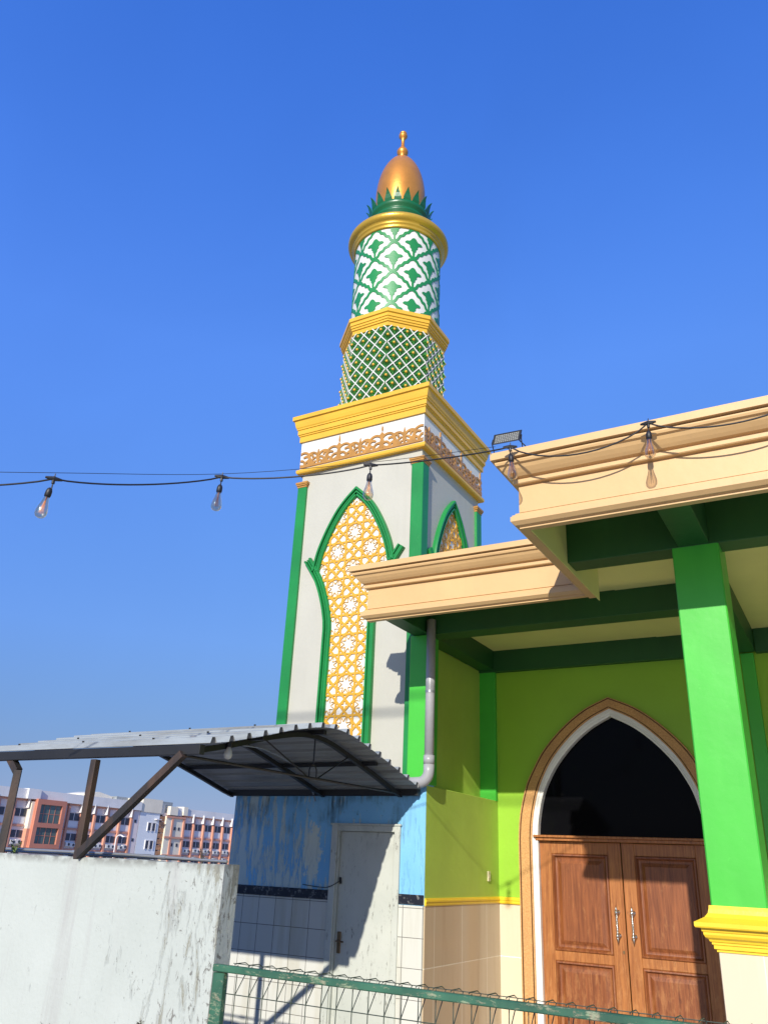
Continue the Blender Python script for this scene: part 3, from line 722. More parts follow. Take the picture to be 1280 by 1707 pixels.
def door_leaf(x0, x1, name='door_leaf'):
    def fn(b):
        y = 8.80; st = .125
        b.bbox(x0, x0 + st, y, y + .04, 0, 2.052, .003); b.bbox(x1 - st, x1, y, y + .04, 0, 2.052, .003)
        for z0, z1 in ((1.935, 2.05), (.955, 1.04), (.0, .16)): b.bbox(x0 + st, x1 - st, y + .001, y + .04, z0, z1, .003)
    d = P(name, M['wood'], fn)
    for z0, z1 in ((1.04, 1.935), (.16, .955)):
        def pf_(b):
            a, c = x0 + .125, x1 - .125; y = 8.80
            rings = [(0, .0), (.008, -.010), (.020, -.012), (.028, .004), (.036, .018), (.048, .020), (.060, .020), (.095, .004), (.096, .004)]
            n = len(rings); vs = []
            for q, h in rings: vs += [(a + q, y + h, z0 + q), (c - q, y + h, z0 + q), (c - q, y + h, z1 - q), (a + q, y + h, z1 - q)]
            fs = [(i * 4 + k, i * 4 + (k + 1) % 4, (i + 1) * 4 + (k + 1) % 4, (i + 1) * 4 + k) for i in range(n - 1) for k in range(4)]
            fs.append(tuple(range((n - 1) * 4, n * 4))); b.add(vs, fs)
        P('door_panel', M['wood_panel'], pf_, d)
    return d
L1 = door_leaf(-3.058, -2.222); L2 = door_leaf(-2.206, -1.372)
P('door_astragal', M['wood'], lambda b: b.bbox(-2.236, -2.212, 8.785, 8.80, 0, 2.05, .004), L1)
for x, lf in ((-2.283, L1), (-2.132, L2)):
    def hf(b, x=x):
        b.smooth = True; y = 8.745; n = 60; pts = []; rr = []
        for i in range(n + 1):
            z = 1.205 + .225 * i / n; pts.append((x + .0035 * math.cos(i * 1.1), y + .0035 * math.sin(i * 1.1), z)); rr.append(.0085 + .0015 * math.sin(i * 1.5))
        b.tube(pts, rr, 8)
        for z in (1.215, 1.42): 
            b.tube([(x, 8.80, z), (x, 8.79, z), (x, 8.788, z), (x, 8.74, z)], [.024, .024, .012, .012], 12)
            b.tube([(x, y - .022, z), (x, y - .012, z), (x, y, z), (x, y + .012, z), (x, y + .022, z)], [.006, .017, .021, .017, .006], 12)
        for z, s2 in ((1.43, 1), (1.205, -1)): b.tube([(x, y, z), (x, y, z + s2 * .015), (x, y, z + s2 * .03), (x, y, z + s2 * .05)], [.009, .012, .006, .002], 8)
    P('pull_handle', M['chrome'], hf, lf)
P('keyhole', M['brass'], lambda b: b.tube([(-2.245, 8.797, 1.075), (-2.245, 8.793, 1.075)], .014, 14), L1)
P('light_switch', M['ivory'], lambda b: (b.bbox(-3.507, -3.493, 8.44, 8.50, 1.64, 1.735, .003), b.bbox(-3.494, -3.489, 8.462, 8.49, 1.67, 1.705, .002)))

# downpipe
dp = thing('drain_pipe', (-3.44, 6.93, 2.47), 'grey plastic downpipe on the green post, bending behind the metal awning', 'drainpipe')
b = MB(); b.smooth = True; b.tube([(-3.452, 6.935, 4.0), (-3.452, 6.935, 2.62)], .045, 20); b.build('pipe', M['pvc'], dp)
b = MB(); b.smooth = True
el_ = [(-3.452, 6.935, 2.62)] + [(-3.552 + .1 * math.cos(R(a)), 6.935, 2.56 + .1 * -math.sin(R(a))) for a in range(0, 91, 10)] + [(-3.72, 6.935, 2.455)]
b.tube(el_, .051, 20); b.tube([(-3.452, 6.935, 2.70), (-3.452, 6.935, 2.62)], .052, 20); b.build('elbow', M['pvc'], dp)
b = MB(); b.tube([(-3.452, 6.935, 3.3), (-3.452, 6.935, 3.28)], .048, 20); b.build('clamp', M['galv'], dp)

# floodlight on the canopy edge
fl = thing('floodlight', (-1.66, 4.44, 4.26), 'small black LED floodlight tilted on the corner of the upper canopy', 'floodlight')
def flq(u, v, h):                                      # panel facing camera and down
    return (-1.668 + u * .985, 4.42 - h * .80 + v * .38 + u * .10, 4.383 + v * .90 - h * .42 + u * .03)
def fbox(b, u0, u1, v0, v1, h0, h1):
    b.add([flq(u, v, h) for h in (h0, h1) for u, v in ((u0, v0), (u1, v0), (u1, v1), (u0, v1))], [(0, 3, 2, 1), (4, 5, 6, 7), (0, 1, 5, 4), (1, 2, 6, 5), (2, 3, 7, 6), (3, 0, 4, 7)])
b = MB(); fbox(b, -.093, .093, -.055, .055, -.02, .0)
for q in ((-.093, .093, .047, .055), (-.093, .093, -.055, -.047), (-.093, -.084, -.047, .047), (.084, .093, -.047, .047)): fbox(b, *q, .0, .008)
for i in range(9): fbox(b, -.08 + i * .02, -.075 + i * .02, -.045, .045, -.035, -.02)
b.build('housing', M['black_metal'], fl)
b = MB(); fbox(b, -.083, .083, -.046, .046, .0, .003)
b.build('lens', M['led'], fl)
b = MB()
for i in range(12):
    for j in range(5): fbox(b, -.076 + i * .0133, -.069 + i * .0133, -.037 + j * .0165, -.029 + j * .0165, .003, .0045)
b.build('diodes', M['silver'], fl)
b = MB(); b.tube([flq(-.098, 0, -.008), flq(-.10, -.04, -.01), (-1.757, 4.43, 4.262), (-1.64, 4.44, 4.258), (-1.565, 4.44, 4.262), flq(.10, -.04, -.01), flq(.098, 0, -.008)], .0045, 6)
b.tube([flq(.06, -.02, -.03), (-1.56, 4.47, 4.32), (-1.53, 4.5, 4.265)], .004, 6)
b.build('bracket', M['black_metal'], fl)

# ================================================================== BLUE ANNEX
annex = thing('washroom_annex', (-4.6, 7.1, 0), 'small washroom with peeling blue paint, white tiles and a mouldy white door', 'outbuilding')
DX0, DX1 = -4.455, -3.79                                # opening
P('annex_wall', M['bluewall'], lambda b: (b.box(-5.73, DX0, 7.0, 7.16, 1.43, 2.45), b.box(DX0, DX1, 7.0, 7.16, 2.075, 2.45), b.box(DX1, -3.507, 7.0, 7.16, 1.43, 2.45), b.box(-5.73, -5.60, 7.16, 8.9, 0, 2.45)), annex)
P('tile_dado', M['white_tile'], lambda b: (b.box(-5.725, DX0, 6.994, 7.16, 0, 1.432), b.box(DX1, -3.509, 6.994, 7.16, 0, 1.432)), annex)
P('trim_band', M['blacktile'], lambda b: b.bbox(-5.73, DX0 - .05, 6.982, 7.05, 1.430, 1.512, .004), annex); P('trim_band', M['blacktile'], lambda b: b.bbox(DX1 + .03, -3.509, 6.982, 7.05, 1.440, 1.520, .004), annex)
P('annex_roof', M['soil'], lambda b: b.box(-5.74, -3.74, 7.0, 8.9, 2.452, 2.50), annex)
fr_ = P('door_frame', M['doorwhite'], lambda b: (b.bbox(-4.500, -4.432, 6.975, 7.10, 0, 2.085, .004), b.bbox(-4.432, -4.418, 6.99, 7.10, 0, 2.045, .003), b.bbox(-3.815, -3.755, 6.975, 7.10, 0, 2.085, .004), b.bbox(-4.432, -3.815, 6.977, 7.10, 2.03, 2.083, .004), b.bbox(-4.51, -3.745, 6.965, 7.0, 2.083, 2.10, .003)), annex)
dr = P('annex_door', M['doorwhite'], lambda b: b.bbox(-4.416, -3.817, 7.02, 7.05, .02, 2.028, .003), annex)
P('door_handle', M['brass'], lambda b: (b.bbox(-4.392, -4.352, 7.008, 7.02, 1.0, 1.175, .012), b.tube([(-4.375, 7.02, 1.10), (-4.375, 6.972, 1.10), (-4.36, 6.968, 1.10), (-4.30, 6.970, 1.098)], .0075, 8)), dr)
for z in (.3, 1.0, 1.75): P('hinge', M['brass'], lambda b: b.tube([(-3.818, 7.012, z), (-3.818, 7.012, z + .08)], .007, 8), dr)
P('latch_cord', M['cable'], lambda b: (b.tube(bez([(-4.80, 6.99, 1.548), (-4.68, 6.985, 1.538), (-4.52, 6.97, 1.535), (-4.43, 6.97, 1.565), (-4.385, 7.0, 1.60)], 5), .0035, 6), b.tube([(-4.385, 7.01, 1.575), (-4.385, 7.0, 1.60), (-4.39, 7.005, 1.625)], .011, 8)), annex)

# ================================================================== BOUNDARY WALL
wallo = thing('boundary_wall', (-6.5, 4.07, 0), 'long whitewashed garden wall, stained and peeling towards its free end', 'wall')
def bw(b):
    # slightly uneven top edge
    n = 90; x0, x1 = -12.0, -3.305; rnd = random.Random(3); top = []
    for i in range(n + 1):
        x = x0 + (x1 - x0) * i / n; top.append((x, 1.718 - .004 + rnd.uniform(-.004, .004)))
    v = []
    for x, z in top: v += [(x, 4.0, 0), (x, 4.0, z - .006), (x, 4.006, z), (x, 4.134, z), (x, 4.14, z - .006), (x, 4.14, 0)]
    f = [(i * 6 + k, (i + 1) * 6 + k, (i + 1) * 6 + (k + 1) % 6, i * 6 + (k + 1) % 6) for i in range(n) for k in range(6)]
    f += [tuple(range(6)), tuple(range(n * 6, n * 6 + 6))]
    b.add(v, f)
P('wall_body', M['whitewall'], bw, wallo)
pp = thing('wall_top_pipe', (-6, 4.18, 1.74), 'thin galvanised pipe lying along the back edge of the whitewashed wall', 'pipe')
P('pipe', M['galv'], lambda b: (b.tube([(-9, 4.16, 1.752), (-6, 4.16, 1.744), (-4.3, 4.16, 1.742), (-3.42, 4.16, 1.728)], .009, 8), b.tube([(-9, 4.19, 1.728), (-3.5, 4.19, 1.727)], .007, 8)), pp)
for x, z in ((-4.75, 1.7425), (-3.95, 1.737)): P('coupling', M['galv'], lambda b: b.tube([(x - .03, 4.16, z), (x + .03, 4.16, z)], .013, 8), pp)

# ================================================================== AWNING
aw = thing('metal_awning', (-4.65, 5.5, 0), 'arched corrugated metal awning on rusty posts between the blue room and white wall', 'awning')
PY = [3.95, 4.0, 4.18, 4.52, 4.86, 5.22, 5.40, 5.58, 5.76, 6.12, 6.48, 6.84, 7.0]
PZ = [2.392, 2.405, 2.440, 2.524, 2.618, 2.696, 2.716, 2.714, 2.690, 2.608, 2.520, 2.425, 2.385]
yy_ = np.linspace(4.0, 6.98, 400); zz_ = np.interp(yy_, PY, PZ); zz_ = np.convolve(np.pad(zz_, 12, mode='edge'), np.ones(25) / 25, 'valid')
ll_ = np.concatenate([[0], np.cumsum(np.hypot(np.diff(yy_), np.diff(zz_)))]); ll_ /= ll_[-1]
def arcp(s, dr=0):
    y = float(np.interp(s, ll_, yy_)); z = float(np.interp(s, ll_, zz_)); sl = float(np.interp(min(.999, s + .004), ll_, zz_) - np.interp(max(0, s - .004), ll_, zz_)) / max(1e-6, float(np.interp(min(.999, s + .004), ll_, yy_) - np.interp(max(0, s - .004), ll_, yy_)))
    n = math.hypot(1, sl); return (y - dr * sl / n, z + dr / n)
NR = 17
prof = []
for i in range(-1, NR):
    for q, h in ((-.17, 0), (-.08, .036), (.08, .036), (.17, 0), (.42, .0), (.44, .004), (.46, 0)):
        s = (i + .17 + q) / (NR - .15)
        if s > -.0001: prof.append((min(1.0, s), h))
prof = [p for i, p in enumerate(prof) if i == 0 or p[0] > prof[i - 1][0] + 1e-5]
def sheet_fn(b):
    top = [arcp(s, h + .001) for s, h in prof]; bot = [arcp(s, h - .001) for s, h in prof]; n = len(top)
    rnd = random.Random(5)
    xs = [-5.86 + rnd.uniform(-.01, .01), -3.53]
    vs = [(x, y, z) for x in xs for y, z in top] + [(x, y, z) for x in xs for y, z in bot]
    b.cur = 0; b.add(vs, [(i, i + 1, n + i + 1, n + i) for i in range(n - 1)])
    fs = [(2 * n + i, 3 * n + i, 3 * n + i + 1, 2 * n + i + 1) for i in range(n - 1)]
    b.cur = 1; b.add(vs, fs); 
    b.add(vs, [(n + i, n + i + 1, 3 * n + i + 1, 3 * n + i) for i in range(n - 1)] + [(i, 2 * n + i, 2 * n + i + 1, i + 1) for i in range(n - 1)] + [(0, n, 3 * n, 2 * n), (n - 1, 3 * n - 1, 4 * n - 1, 2 * n - 1)])
P('roof_sheet', [M['sheet'], M['sheet_under']], sheet_fn, aw, fix=False)
for s in (.17 / 16.85, 3.17 / 16.85, 6.17 / 16.85, 8.17 / 16.85):
    for x in (-5.4, -4.72, -4.05): P('roof_screw', M['black_metal'], lambda b: b.tube([(x, *arcp(s, .034)), (x, *arcp(s, .048))], .008, 6), aw)
P('eave_beam', M['black_metal'], lambda b: b.bbox(-5.95, -3.60, 3.985, 4.035, 2.340, 2.402, .003), aw)
P('wall_beam', M['black_metal'], lambda b: b.bbox(-5.80, -3.56, 6.93, 6.985, 2.345, 2.425, .003), aw)
for s in (.22, .48, .76):
    y, z = arcp(s, -.022); P('purlin', M['black_metal'], lambda b: b.bbox(-5.82, -3.62, y - .02, y + .02, z - .018, z + .014, .003), aw)
def truss(x, webs):
    def fn(b):
        n = 20; A = [(x, *arcp(i / n, -.045)) for i in range(n + 1)]
        k = len(A)
        for i in range(n):
            b.bar(A[i], A[i + 1], .036, up=(1, 0, 0))
        za, zb = 2.34, 2.365
        if webs:
            b.tube([(x, 4.03, za), (x, 6.94, zb)], .010, 8)
            yc = 5.5; zc_ = za + (zb - za) * .5
            b.tube([(x, yc - .05, zc_), (x, yc - .05, zc_ + .05)] + [(x, yc - .05 * math.cos(R(a)), zc_ + .05 + .05 * math.sin(R(a))) for a in range(15, 180, 15)] + [(x, yc + .05, zc_ + .05), (x, yc + .05, zc_)], .006, 6)
            b.tube([(x, yc, zc_ + .1), (x, yc, arcp(.5, -.05)[1])], .006, 6)
            b.tube([(x, yc - .06, zc_), (x, *arcp(.28, -.05))], .006, 6); b.tube([(x, yc + .06, zc_), (x, *arcp(.68, -.05))], .006, 6)
    P('roof_truss', M['black_metal'], fn, aw)
truss(-3.76, True); truss(-4.62, False); truss(-5.76, False)
P('post', M['rust'], lambda b: b.bbox(-4.580, -4.530, 3.995, 4.045, 1.70, 2.33, .004), aw)
P('post', M['rust'], lambda b: (b.bar((-5.345, 4.02, 1.70), (-5.345, 4.02, 2.272), .05), b.bar((-5.345, 4.02, 2.262), (-5.455, 4.02, 2.36), .05)), aw)
P('post', M['rust'], lambda b: b.bbox(-6.0, -5.95, 3.995, 4.045, 1.70, 2.33, .004), aw)
P('knee_brace', M['rust'], lambda b: b.bar((-4.525, 3.985, 1.722), (-3.73, 3.985, 2.345), .046, up=(0, 1, 0)), aw)
# lamp and cable under the awning
ub = thing('awning_bulb', (-3.72, 4.55, 2.4), 'small pearl light bulb in a black holder under the metal awning', 'light bulb')
BX = (-3.73, 4.42)
P('lamp_holder', M['cable'], lambda b: b.tube([(*BX, 2.50), (*BX, 2.445)], [.022, .018], 12), ub)
pearl = paint('pearl_bulb_glass', (.62, .60, .52), rough=.2)
def pb(b):
    b.smooth = True; b.lathe([(.012, 2.447), (.016, 2.435), (.026, 2.415), (.029, 2.395), (.024, 2.374), (.010, 2.364), (.001, 2.363)], BX, 16)
P('bulb', pearl, pb, ub)
wc = thing('conduit_cable', (-4.2, 5.6, 2.4), 'grey cable snaking under the awning down to the blue wall', 'cable')
P('cable', M['galv'], lambda b: b.tube(bez([(*BX, 2.50), (-3.86, 4.55, 2.50), (-4.0, 4.9, 2.53), (-4.12, 5.3, 2.56), (-4.3, 5.85, 2.55), (-4.45, 6.3, 2.52), (-4.63, 6.7, 2.47), (-4.70, 6.9, 2.38), (-4.72, 6.985, 2.30)], 6), .007, 8), wc)

# ================================================================== FENCE
fe = thing('mesh_fence', (-1.5, 3.98, 0), 'wire mesh fence with a flaking green top rail and post', 'fence')
FX0, FX1 = -3.275, 2.2
P('top_rail', M['fence'], lambda b: b.bbox(FX0, FX1, 3.955, 3.993, 1.176, 1.211, .005), fe)
P('fence_post', M['fence'], lambda b: b.bbox(FX0 + .004, FX0 + .080, 3.96, 4.0, 0, 1.171, .005), fe)
P('fence_post', M['fence'], lambda b: b.bbox(.9, .95, 3.96, 4.0, 0, 1.171, .005), fe)
def wires(b):
    x = -3.135; r = .0027; rnd = random.Random(2)
    while x < FX1:
        j = rnd.uniform(-.003, .003)
        b.tube([(x + j, 4.0, 0.02), (x, 4.0, 1.072), (x + .002, 4.0, 1.215)], r, 5)
        b.tube([(x, 4.0, 1.072), (x + .006, 4.10, 1.205), (x + .004, 4.06, 1.222), (x, 3.985, 1.222), (x - .002, 3.975, 1.216)], r, 5)
        x += .0925
    for z in (1.072, .86, .62, .38, .14): b.tube([(FX0 + .02, 4.005, z), (FX1, 4.005, z)], r, 5)
    b.tube([(FX0 + .03, 4.10, 1.207), (FX1, 4.10, 1.207)], r * .8, 5)
P('wire_mesh', M['wire'], wires, fe)

# ================================================================== FESTOON LIGHTS
A5 = [(-4.30, 1.75, 3.42), (-3.573, 2.517, 3.610), (-3.152, 3.371, 3.921), (-2.307, 3.756, 4.003), (-1.604, 4.305, 4.240), (-.742, 4.305, 4.203), (.047, 4.305, 4.147), (.95, 4.305, 4.13)]
sags = [.05, .045, .04, .02, .13, .085, .1]
cab = thing('festoon_cable', (-2, 4.0, 4.0), 'black rubber festoon cable with socket drops strung to the mosque canopy', 'cable')
def cablefn(b):
    b.smooth = True; path = []
    for i in range(len(A5) - 1):
        a, c = Vector(A5[i]), Vector(A5[i + 1])
        for k in range(14):
            t = k / 14; p = a.lerp(c, t); p.z -= sags[i] * (4 * t * (1 - t)) ** .8 ; path.append(p)
    path.append(Vector(A5[-1])); b.tube(path, .0052, 8)
P('main_cable', M['cable'], cablefn, cab)
for i in range(1, 6):
    p = A5[i]
    def tf(b, p=p):
        d = (Vector(A5[i + 1]) - Vector(A5[i - 1])); d.z = 0; d.normalize(); q = Vector(p)
        b.tube([q - d * .045, q - d * .02, q, q + d * .02, q + d * .045], [.006, .011, .014, .011, .006], 8); b.tube([q + Vector((0, 0, .012)), q - Vector((0, 0, .03))], .009, 8)
        b.tube([q - Vector((0, 0, .01)), q - Vector((.002, 0, .062))], .0038, 6)
        b.tube([q + Vector((0, 0, .0)), q + Vector((.003, 0, .03))], .003, 5)
    P('socket_drop', M['cable'], tf, cab)
guy = thing('support_wire', (-2.6, 3.4, 3.9), 'thin steel support wire running above the black festoon cable', 'wire')
def gf(b):
    pts = [(-4.30, 1.76, 3.47), (-3.575, 2.52, 3.648), (-3.152, 3.372, 3.942), (-2.307, 3.757, 4.022), (-1.72, 4.34, 4.285)]
    b.tube(bez(pts, 6), .0018, 5)
P('wire', M['black_metal'], gf, guy)
def make_bulb(p):
    r = thing('string_light_bulb', p, None, 'light bulb', 'clear bulbs along the festoon cable')
    x, y, z = p
    def so(b): b.smooth = True; b.lathe([(.006, z - .055), (.013, z - .062), (.017, z - .075), (.018, z - .10), (.0165, z - .102), (.0165, z - .108)], (x, y), 16)
    P('socket', M['cable'], so, r)
    def gb(b): b.smooth = True; b.lathe([(.013, z - .106), (.0145, z - .118), (.020, z - .145), (.028, z - .172), (.0325, z - .195), (.031, z - .214), (.022, z - .228), (.008, z - .234), (.001, z - .235)], (x, y), 20, cap=False)
    P('glass_bulb', M['bulb'], gb, r)
    def fi(b):
        b.tube([(x, y, z - .108), (x, y, z - .145)], [.005, .0025], 8)
        for k in range(6):
            a = k * math.pi / 3; b.tube([(x + .004 * math.cos(a), y + .004 * math.sin(a), z - .135), (x + .012 * math.cos(a + .3), y + .012 * math.sin(a + .3), z - .205)], .0009, 4)
        b.tube([(x, y, z - .14), (x, y, z - .21)], .001, 4)
    P('filament', M['filament'], fi, r)
    return r
proto = make_bulb(A5[1])
blabels = ['clear bulb hanging leftmost against the sky', 'clear bulb hanging against the sky just left of the minaret', 'clear bulb hanging in front of the minaret niche', 'clear bulb hanging at the left corner of the upper canopy, below the floodlight', 'clear bulb hanging in front of the cream canopy, its shadow on the fascia below', 'clear bulb further right, beyond the picture edge']
for i in range(1, 6):
    o = proto if i == 1 else copy_tree(proto); o.location = A5[i]; o['label'] = blabels[i - 1]
    o.rotation_euler = (R((5, 1, 2, -2, 1)[i - 1]), R((9, 3, -2, 3, -2)[i - 1]), i * .7)
# overhead power line behind the camera; its soft shadow crosses the minaret
pc = thing('power_cable', (0, -4.2, 8), 'thick overhead power cable crossing above the yard', 'cable')
P('line', M['cable'], lambda b: b.tube([(-14, -4.2, 8.66), (-6, -4.2, 8.62), (0, -4.2, 8.60), (8, -4.2, 8.62), (14, -4.2, 8.70)], .021, 8), pc)

# ================================================================== CAMPUS BUILDING
XF = -126.0
cb = thing('campus_building', (XF, 120, 0), 'long pale pink and orange campus block with dark window bands', 'building')
P('facade_wall', M['c_wall'], lambda b: (b.box(-142, XF, 60, 124.5, 0, 9.7), b.box(-142, XF, 131.0, 190, 0, 9.7)), cb)
P('parapet', M['c_para'], lambda b: (b.box(-142, XF + .7, 60, 98.9, 9.62, 11.2), b.box(-142, XF + .7, 99.6, 124.3, 9.60, 11.2), b.box(-142, XF + .5, 137.2, 190, 9.5, 10.85), b.box(-141, XF + 1.1, 97.0, 99.6, 9.65, 11.3)), cb)
for z0, z1 in ((9.3, 9.6), (5.2, 5.5), (1.75, 2.05)):
    P('floor_band', M['c_orange'], lambda b: (b.box(XF, XF + .22, 60, 98, z0, z1), b.box(XF, XF + .22, 105.2, 123.6, z0, z1), b.box(XF, XF + .22, 137.4, 190, z0 - .1, z1 - .1)), cb)
bays = [89.1 + 3.12 * i for i in range(3)] + [106.9, 110.0, 113.1, 116.3, 119.4]
baysR = [137.3 + 3.22 * i for i in range(6)]
for y in bays + [122.4] + baysR:
    P('pilaster', M['c_orange'], lambda b: b.box(XF, XF + .45, y - .22, y + .22, 0, 9.55), cb)
for y in bays + baysR:
    for z0, z1 in ((6.78, 8.02), (3.42, 4.58), (.1, 1.1)):
        o = P('window', M['c_glass'], lambda b: b.box(XF, XF + .06, y + .36, y + 2.8, z0, z1), cb)
        P('mullion', M['c_frame'], lambda b: b.box(XF + .06, XF + .10, y + 1.5, y + 1.6, z0, z1), o)
    P('sun_bracket', M['c_frame'], lambda b: (b.box(XF, XF + .75, y + 2.5, y + 2.62, 8.2, 9.9), b.box(XF, XF + .1, y + .6, y + 2.5, 8.2, 8.32)), cb)
    for z0 in (5.62, 2.2): P('wall_panel', M['c_frame'], lambda b: b.box(XF, XF + .05, y + .4, y + 2.75, z0, z0 + 1.0), cb)
# glazed red-brown bay
P('glazed_bay', M['c_red'], lambda b: (b.box(XF, XF + 1.6, 98.9, 99.7, 1.9, 9.75), b.box(XF, XF + 1.6, 104.3, 105.1, 1.9, 9.75), b.box(XF, XF + 1.6, 99.7, 104.3, 8.9, 9.75), b.box(XF, XF + 1.6, 99.7, 104.3, 5.2, 5.95), b.box(XF, XF + 1.6, 99.7, 104.3, 1.9, 2.6), b.box(XF, XF + 1.2, 98.86, 105.14, 1.95, 9.7)), cb)
P('bay_side_sunlit', M['c_cream'], lambda b: b.box(XF, XF + .9, 98.3, 98.85, 4.9, 9.3), cb)  # sun on the bay's near side put into a paler cream
P('bay_side_sunlit', M['c_orange'], lambda b: b.box(XF, XF + .92, 98.25, 98.86, 1.9, 4.9), cb)  # lower part of that sunlit side, brightened to orange in the colour
for z0, z1 in ((5.95, 8.9), (2.6, 5.2)):
    o = P('large_window', M['c_green_glass'], lambda b: b.box(XF + 1.15, XF + 1.25, 99.7, 104.3, z0, z1), cb)
    P('mullion', M['c_red'], lambda b: [b.box(XF + 1.25, XF + 1.30, y - .04, y + .04, z0, z1) for y in (100.7, 101.9, 103.1)] + [b.box(XF + 1.25, XF + 1.29, 99.7, 104.3, (z0 + z1) / 2 - .04, (z0 + z1) / 2 + .04)], o)
# right end wing of the left block
P('end_strip', M['c_wall'], lambda b: b.box(XF, XF + .3, 122.7, 124.4, 0, 9.5), cb)
for z in (7.3, 3.9): P('vent_window', M['c_glass'], lambda b: b.box(XF + .3, XF + .36, 123.2, 123.7, z, z + .55), cb)
# white stair block, proud of the facade
st = thing('stair_tower', (XF, 127, 0), 'white stair tower with paired narrow windows amid the campus block', 'building')
P('tower_body', M['c_white'], lambda b: b.box(-138, XF + .3, 124.55, 130.0, 0, 9.45), st)
P('roof_room', M['c_cream'], lambda b: (b.box(-138, XF + .5, 124.6, 130.1, 9.46, 12.0), b.box(-138, XF + .2, 130.15, 131.3, 9.3, 11.4)), st)
for z0, z1 in ((6.1, 7.5), (2.75, 4.2)):
    for y in (127.0, 128.2):
        o = P('window', M['c_glass'], lambda b: b.box(XF + .3, XF + .40, y, y + .8, z0, z1), st)
        P('window_frame', M['c_frame'], lambda b: (b.box(XF + .3, XF + .45, y - .16, y - .01, z0 - .15, z1 + .15), b.box(XF + .3, XF + .45, y + .81, y + .96, z0 - .15, z1 + .15), b.box(XF + .3, XF + .45, y - .01, y + .81, z1 + .01, z1 + .15)), o)
P('canopy_slab', M['c_frame'], lambda b: b.box(XF + .3, XF + 1.0, 128.6, 130.0, 8.2, 8.35), st)
P('doorway', M['c_glass'], lambda b: b.box(XF + .3, XF + .38, 125.5, 129, .6, 1.7), st)
P('brick_grille', M['c_brick'], lambda b: [b.box(XF, XF + .25, 130.1, 131.6, z, z + .9) for z in (1.5, 2.6, 3.7, 4.8, 5.9, 7.0, 8.1)], cb)
P('cream_pier', M['c_cream'], lambda b: (b.box(XF, XF + .6, 131.7, 133.4, 0, 9.1), b.box(XF, XF + .5, 133.5, 136.9, 0, 9.0)), cb)
P('parapet_block', M['c_cream'], lambda b: (b.box(-140, XF + .9, 132.2, 134.5, 9.35, 11.0), b.box(-140, XF + .8, 136.3, 137.6, 9.5, 11.2)), cb)
P('parapet_infill', M['c_para'], lambda b: b.box(-140, XF + .45, 134.5, 136.3, 9.35, 10.9), cb)
P('orange_frame', M['c_orange'], lambda b: ([b.box(XF + .6, XF + .8, 131.6, 137.3, z, z + .35) for z in (1.5, 4.9, 8.8)] + [b.box(XF + .5, XF + .75, y, y + .5, 0, 9.1) for y in (133.3, 136.8)]), cb)
for y, z in ((134.3, 6.5), (135.5, 6.5), (134.0, 3.4), (135.5, 3.4)): P('vent_window', M['c_glass'], lambda b: b.box(XF + .5, XF + .58, y, y + .5, z, z + .6), cb)
P('roof_gable', M['c_cream'], lambda b: b.prism([(113.5, 11.2), (113.5, 11.9), (117.0, 12.5), (120.6, 11.9), (120.6, 11.2)], lambda u, v, h: (XF - 4 - h, u, v), 0, 6), cb)
P('roof_shed', M['sheet'], lambda b: b.box(-138, XF - 3, 120.8, 123.8, 11.3, 12.0), cb); P('roof_shed', M['sheet'], lambda b: b.box(-138, XF - 1, 131.5, 134.6, 11.2, 11.9), cb)
# air conditioners (one prototype, copied)
ac = thing('air_conditioner', (XF + .1, 90.5, 2.7), 'white air conditioner unit below a dark window of the campus block', 'air conditioner', 'air conditioners on the campus block')
P('casing', M['ac'], lambda b: b.box(XF + .1, XF + .5, 90.0, 91.0, 2.7, 3.35), ac)
P('fan_grille', M['c_glass'], lambda b: b.tube([(XF + .50, 90.68, 3.02), (XF + .53, 90.68, 3.02)], .24, 12), ac)
first = True
for y in bays + baysR:
    for dz in (0.0, -1.5):
        for dy in (.5, 1.55):
            if dz and dy > 1: continue
            o = ac if first else copy_tree(ac); first = False
            o.location = (XF + .1, y + dy + .5, 2.45 + dz + random.uniform(-.1, .1))
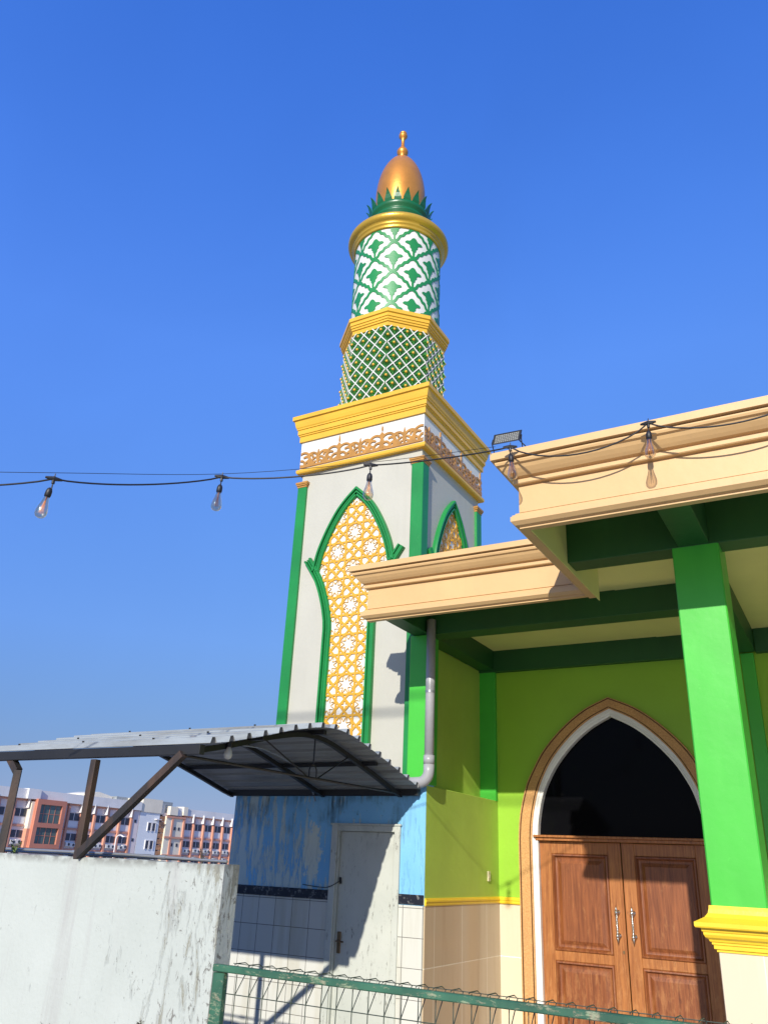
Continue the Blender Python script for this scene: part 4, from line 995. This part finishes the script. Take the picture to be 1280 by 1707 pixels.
# street lamp
sl = thing('street_lamp', (-116.0, 110, 0), 'slender white street lamp with a curved arm before the campus block', 'street lamp')
P('pole', M['c_frame'], lambda b: b.tube([(-116, 110, 0), (-116, 110, 3.9), (-115.9, 110, 4.3), (-115.5, 110, 4.58), (-115.0, 110, 4.62), (-114.5, 110.1, 4.45)], .09, 8), sl)
P('lamp_head', M['c_frame'], lambda b: b.bbox(-114.7, -114.0, 109.95, 110.25, 4.32, 4.46, .04), sl)

# ================================================================== WEEDS
def weed(loc, label, n, h, mat, leafy, seed):
    rnd = random.Random(seed); r = thing('weed', loc, label, 'plant')
    stems = []; leaves_ = MB()
    b = MB()
    for i in range(n):
        a = rnd.uniform(0, 6.28); L = h * rnd.uniform(.5, 1); sp = rnd.uniform(.2, .7) * L
        p = [(loc[0] + sp * t * t * math.cos(a), loc[1] + .5 * sp * t * t * math.sin(a), loc[2] + L * t) for t in (0, .3, .6, 1)]
        b.tube(p, [.003, .0025, .002, .001], 5)
        if leafy:
            for t in (.35, .55, .75, .9, 1.0):
                q = Vector(p[0]).lerp(Vector(p[-1]), t); q = Vector(p[min(3, int(t * 3))]) if t == 1 else q
                for k in range(2):
                    an = rnd.uniform(0, 6.28); d = Vector((math.cos(an), math.sin(an), rnd.uniform(-.1, .5))).normalized(); sd_ = d.cross(Vector((0, 0, 1))).normalized()
                    l = rnd.uniform(.02, .034)
                    leaves_.add([q, q + d * l * .5 + sd_ * l * .3, q + d * l, q + d * l * .5 - sd_ * l * .3], [(0, 1, 2, 3)])
    b.build('stem', M['twig'] if not leafy else mat, r)
    if leafy: leaves_.build('leaves', mat, r, fix=False)
weed((-5.30, 4.10, 1.70), 'small leafy weed growing on top of the whitewashed wall at the left', 7, .10, M['leaf'], True, 1)
weed((-3.80, 3.995, .80), 'dry grey weed sprouting from the face of the whitewashed wall', 8, .08, M['twig'], True, 4)
weed((-4.55, 3.995, .72), 'single thin dry shoot at the foot of the picture on the whitewashed wall', 2, .08, M['twig'], False, 5)
weed((-3.62, 4.16, 1.70), 'dark withered weed behind the wall top next to the blue room', 9, .13, M['twig'], False, 6)
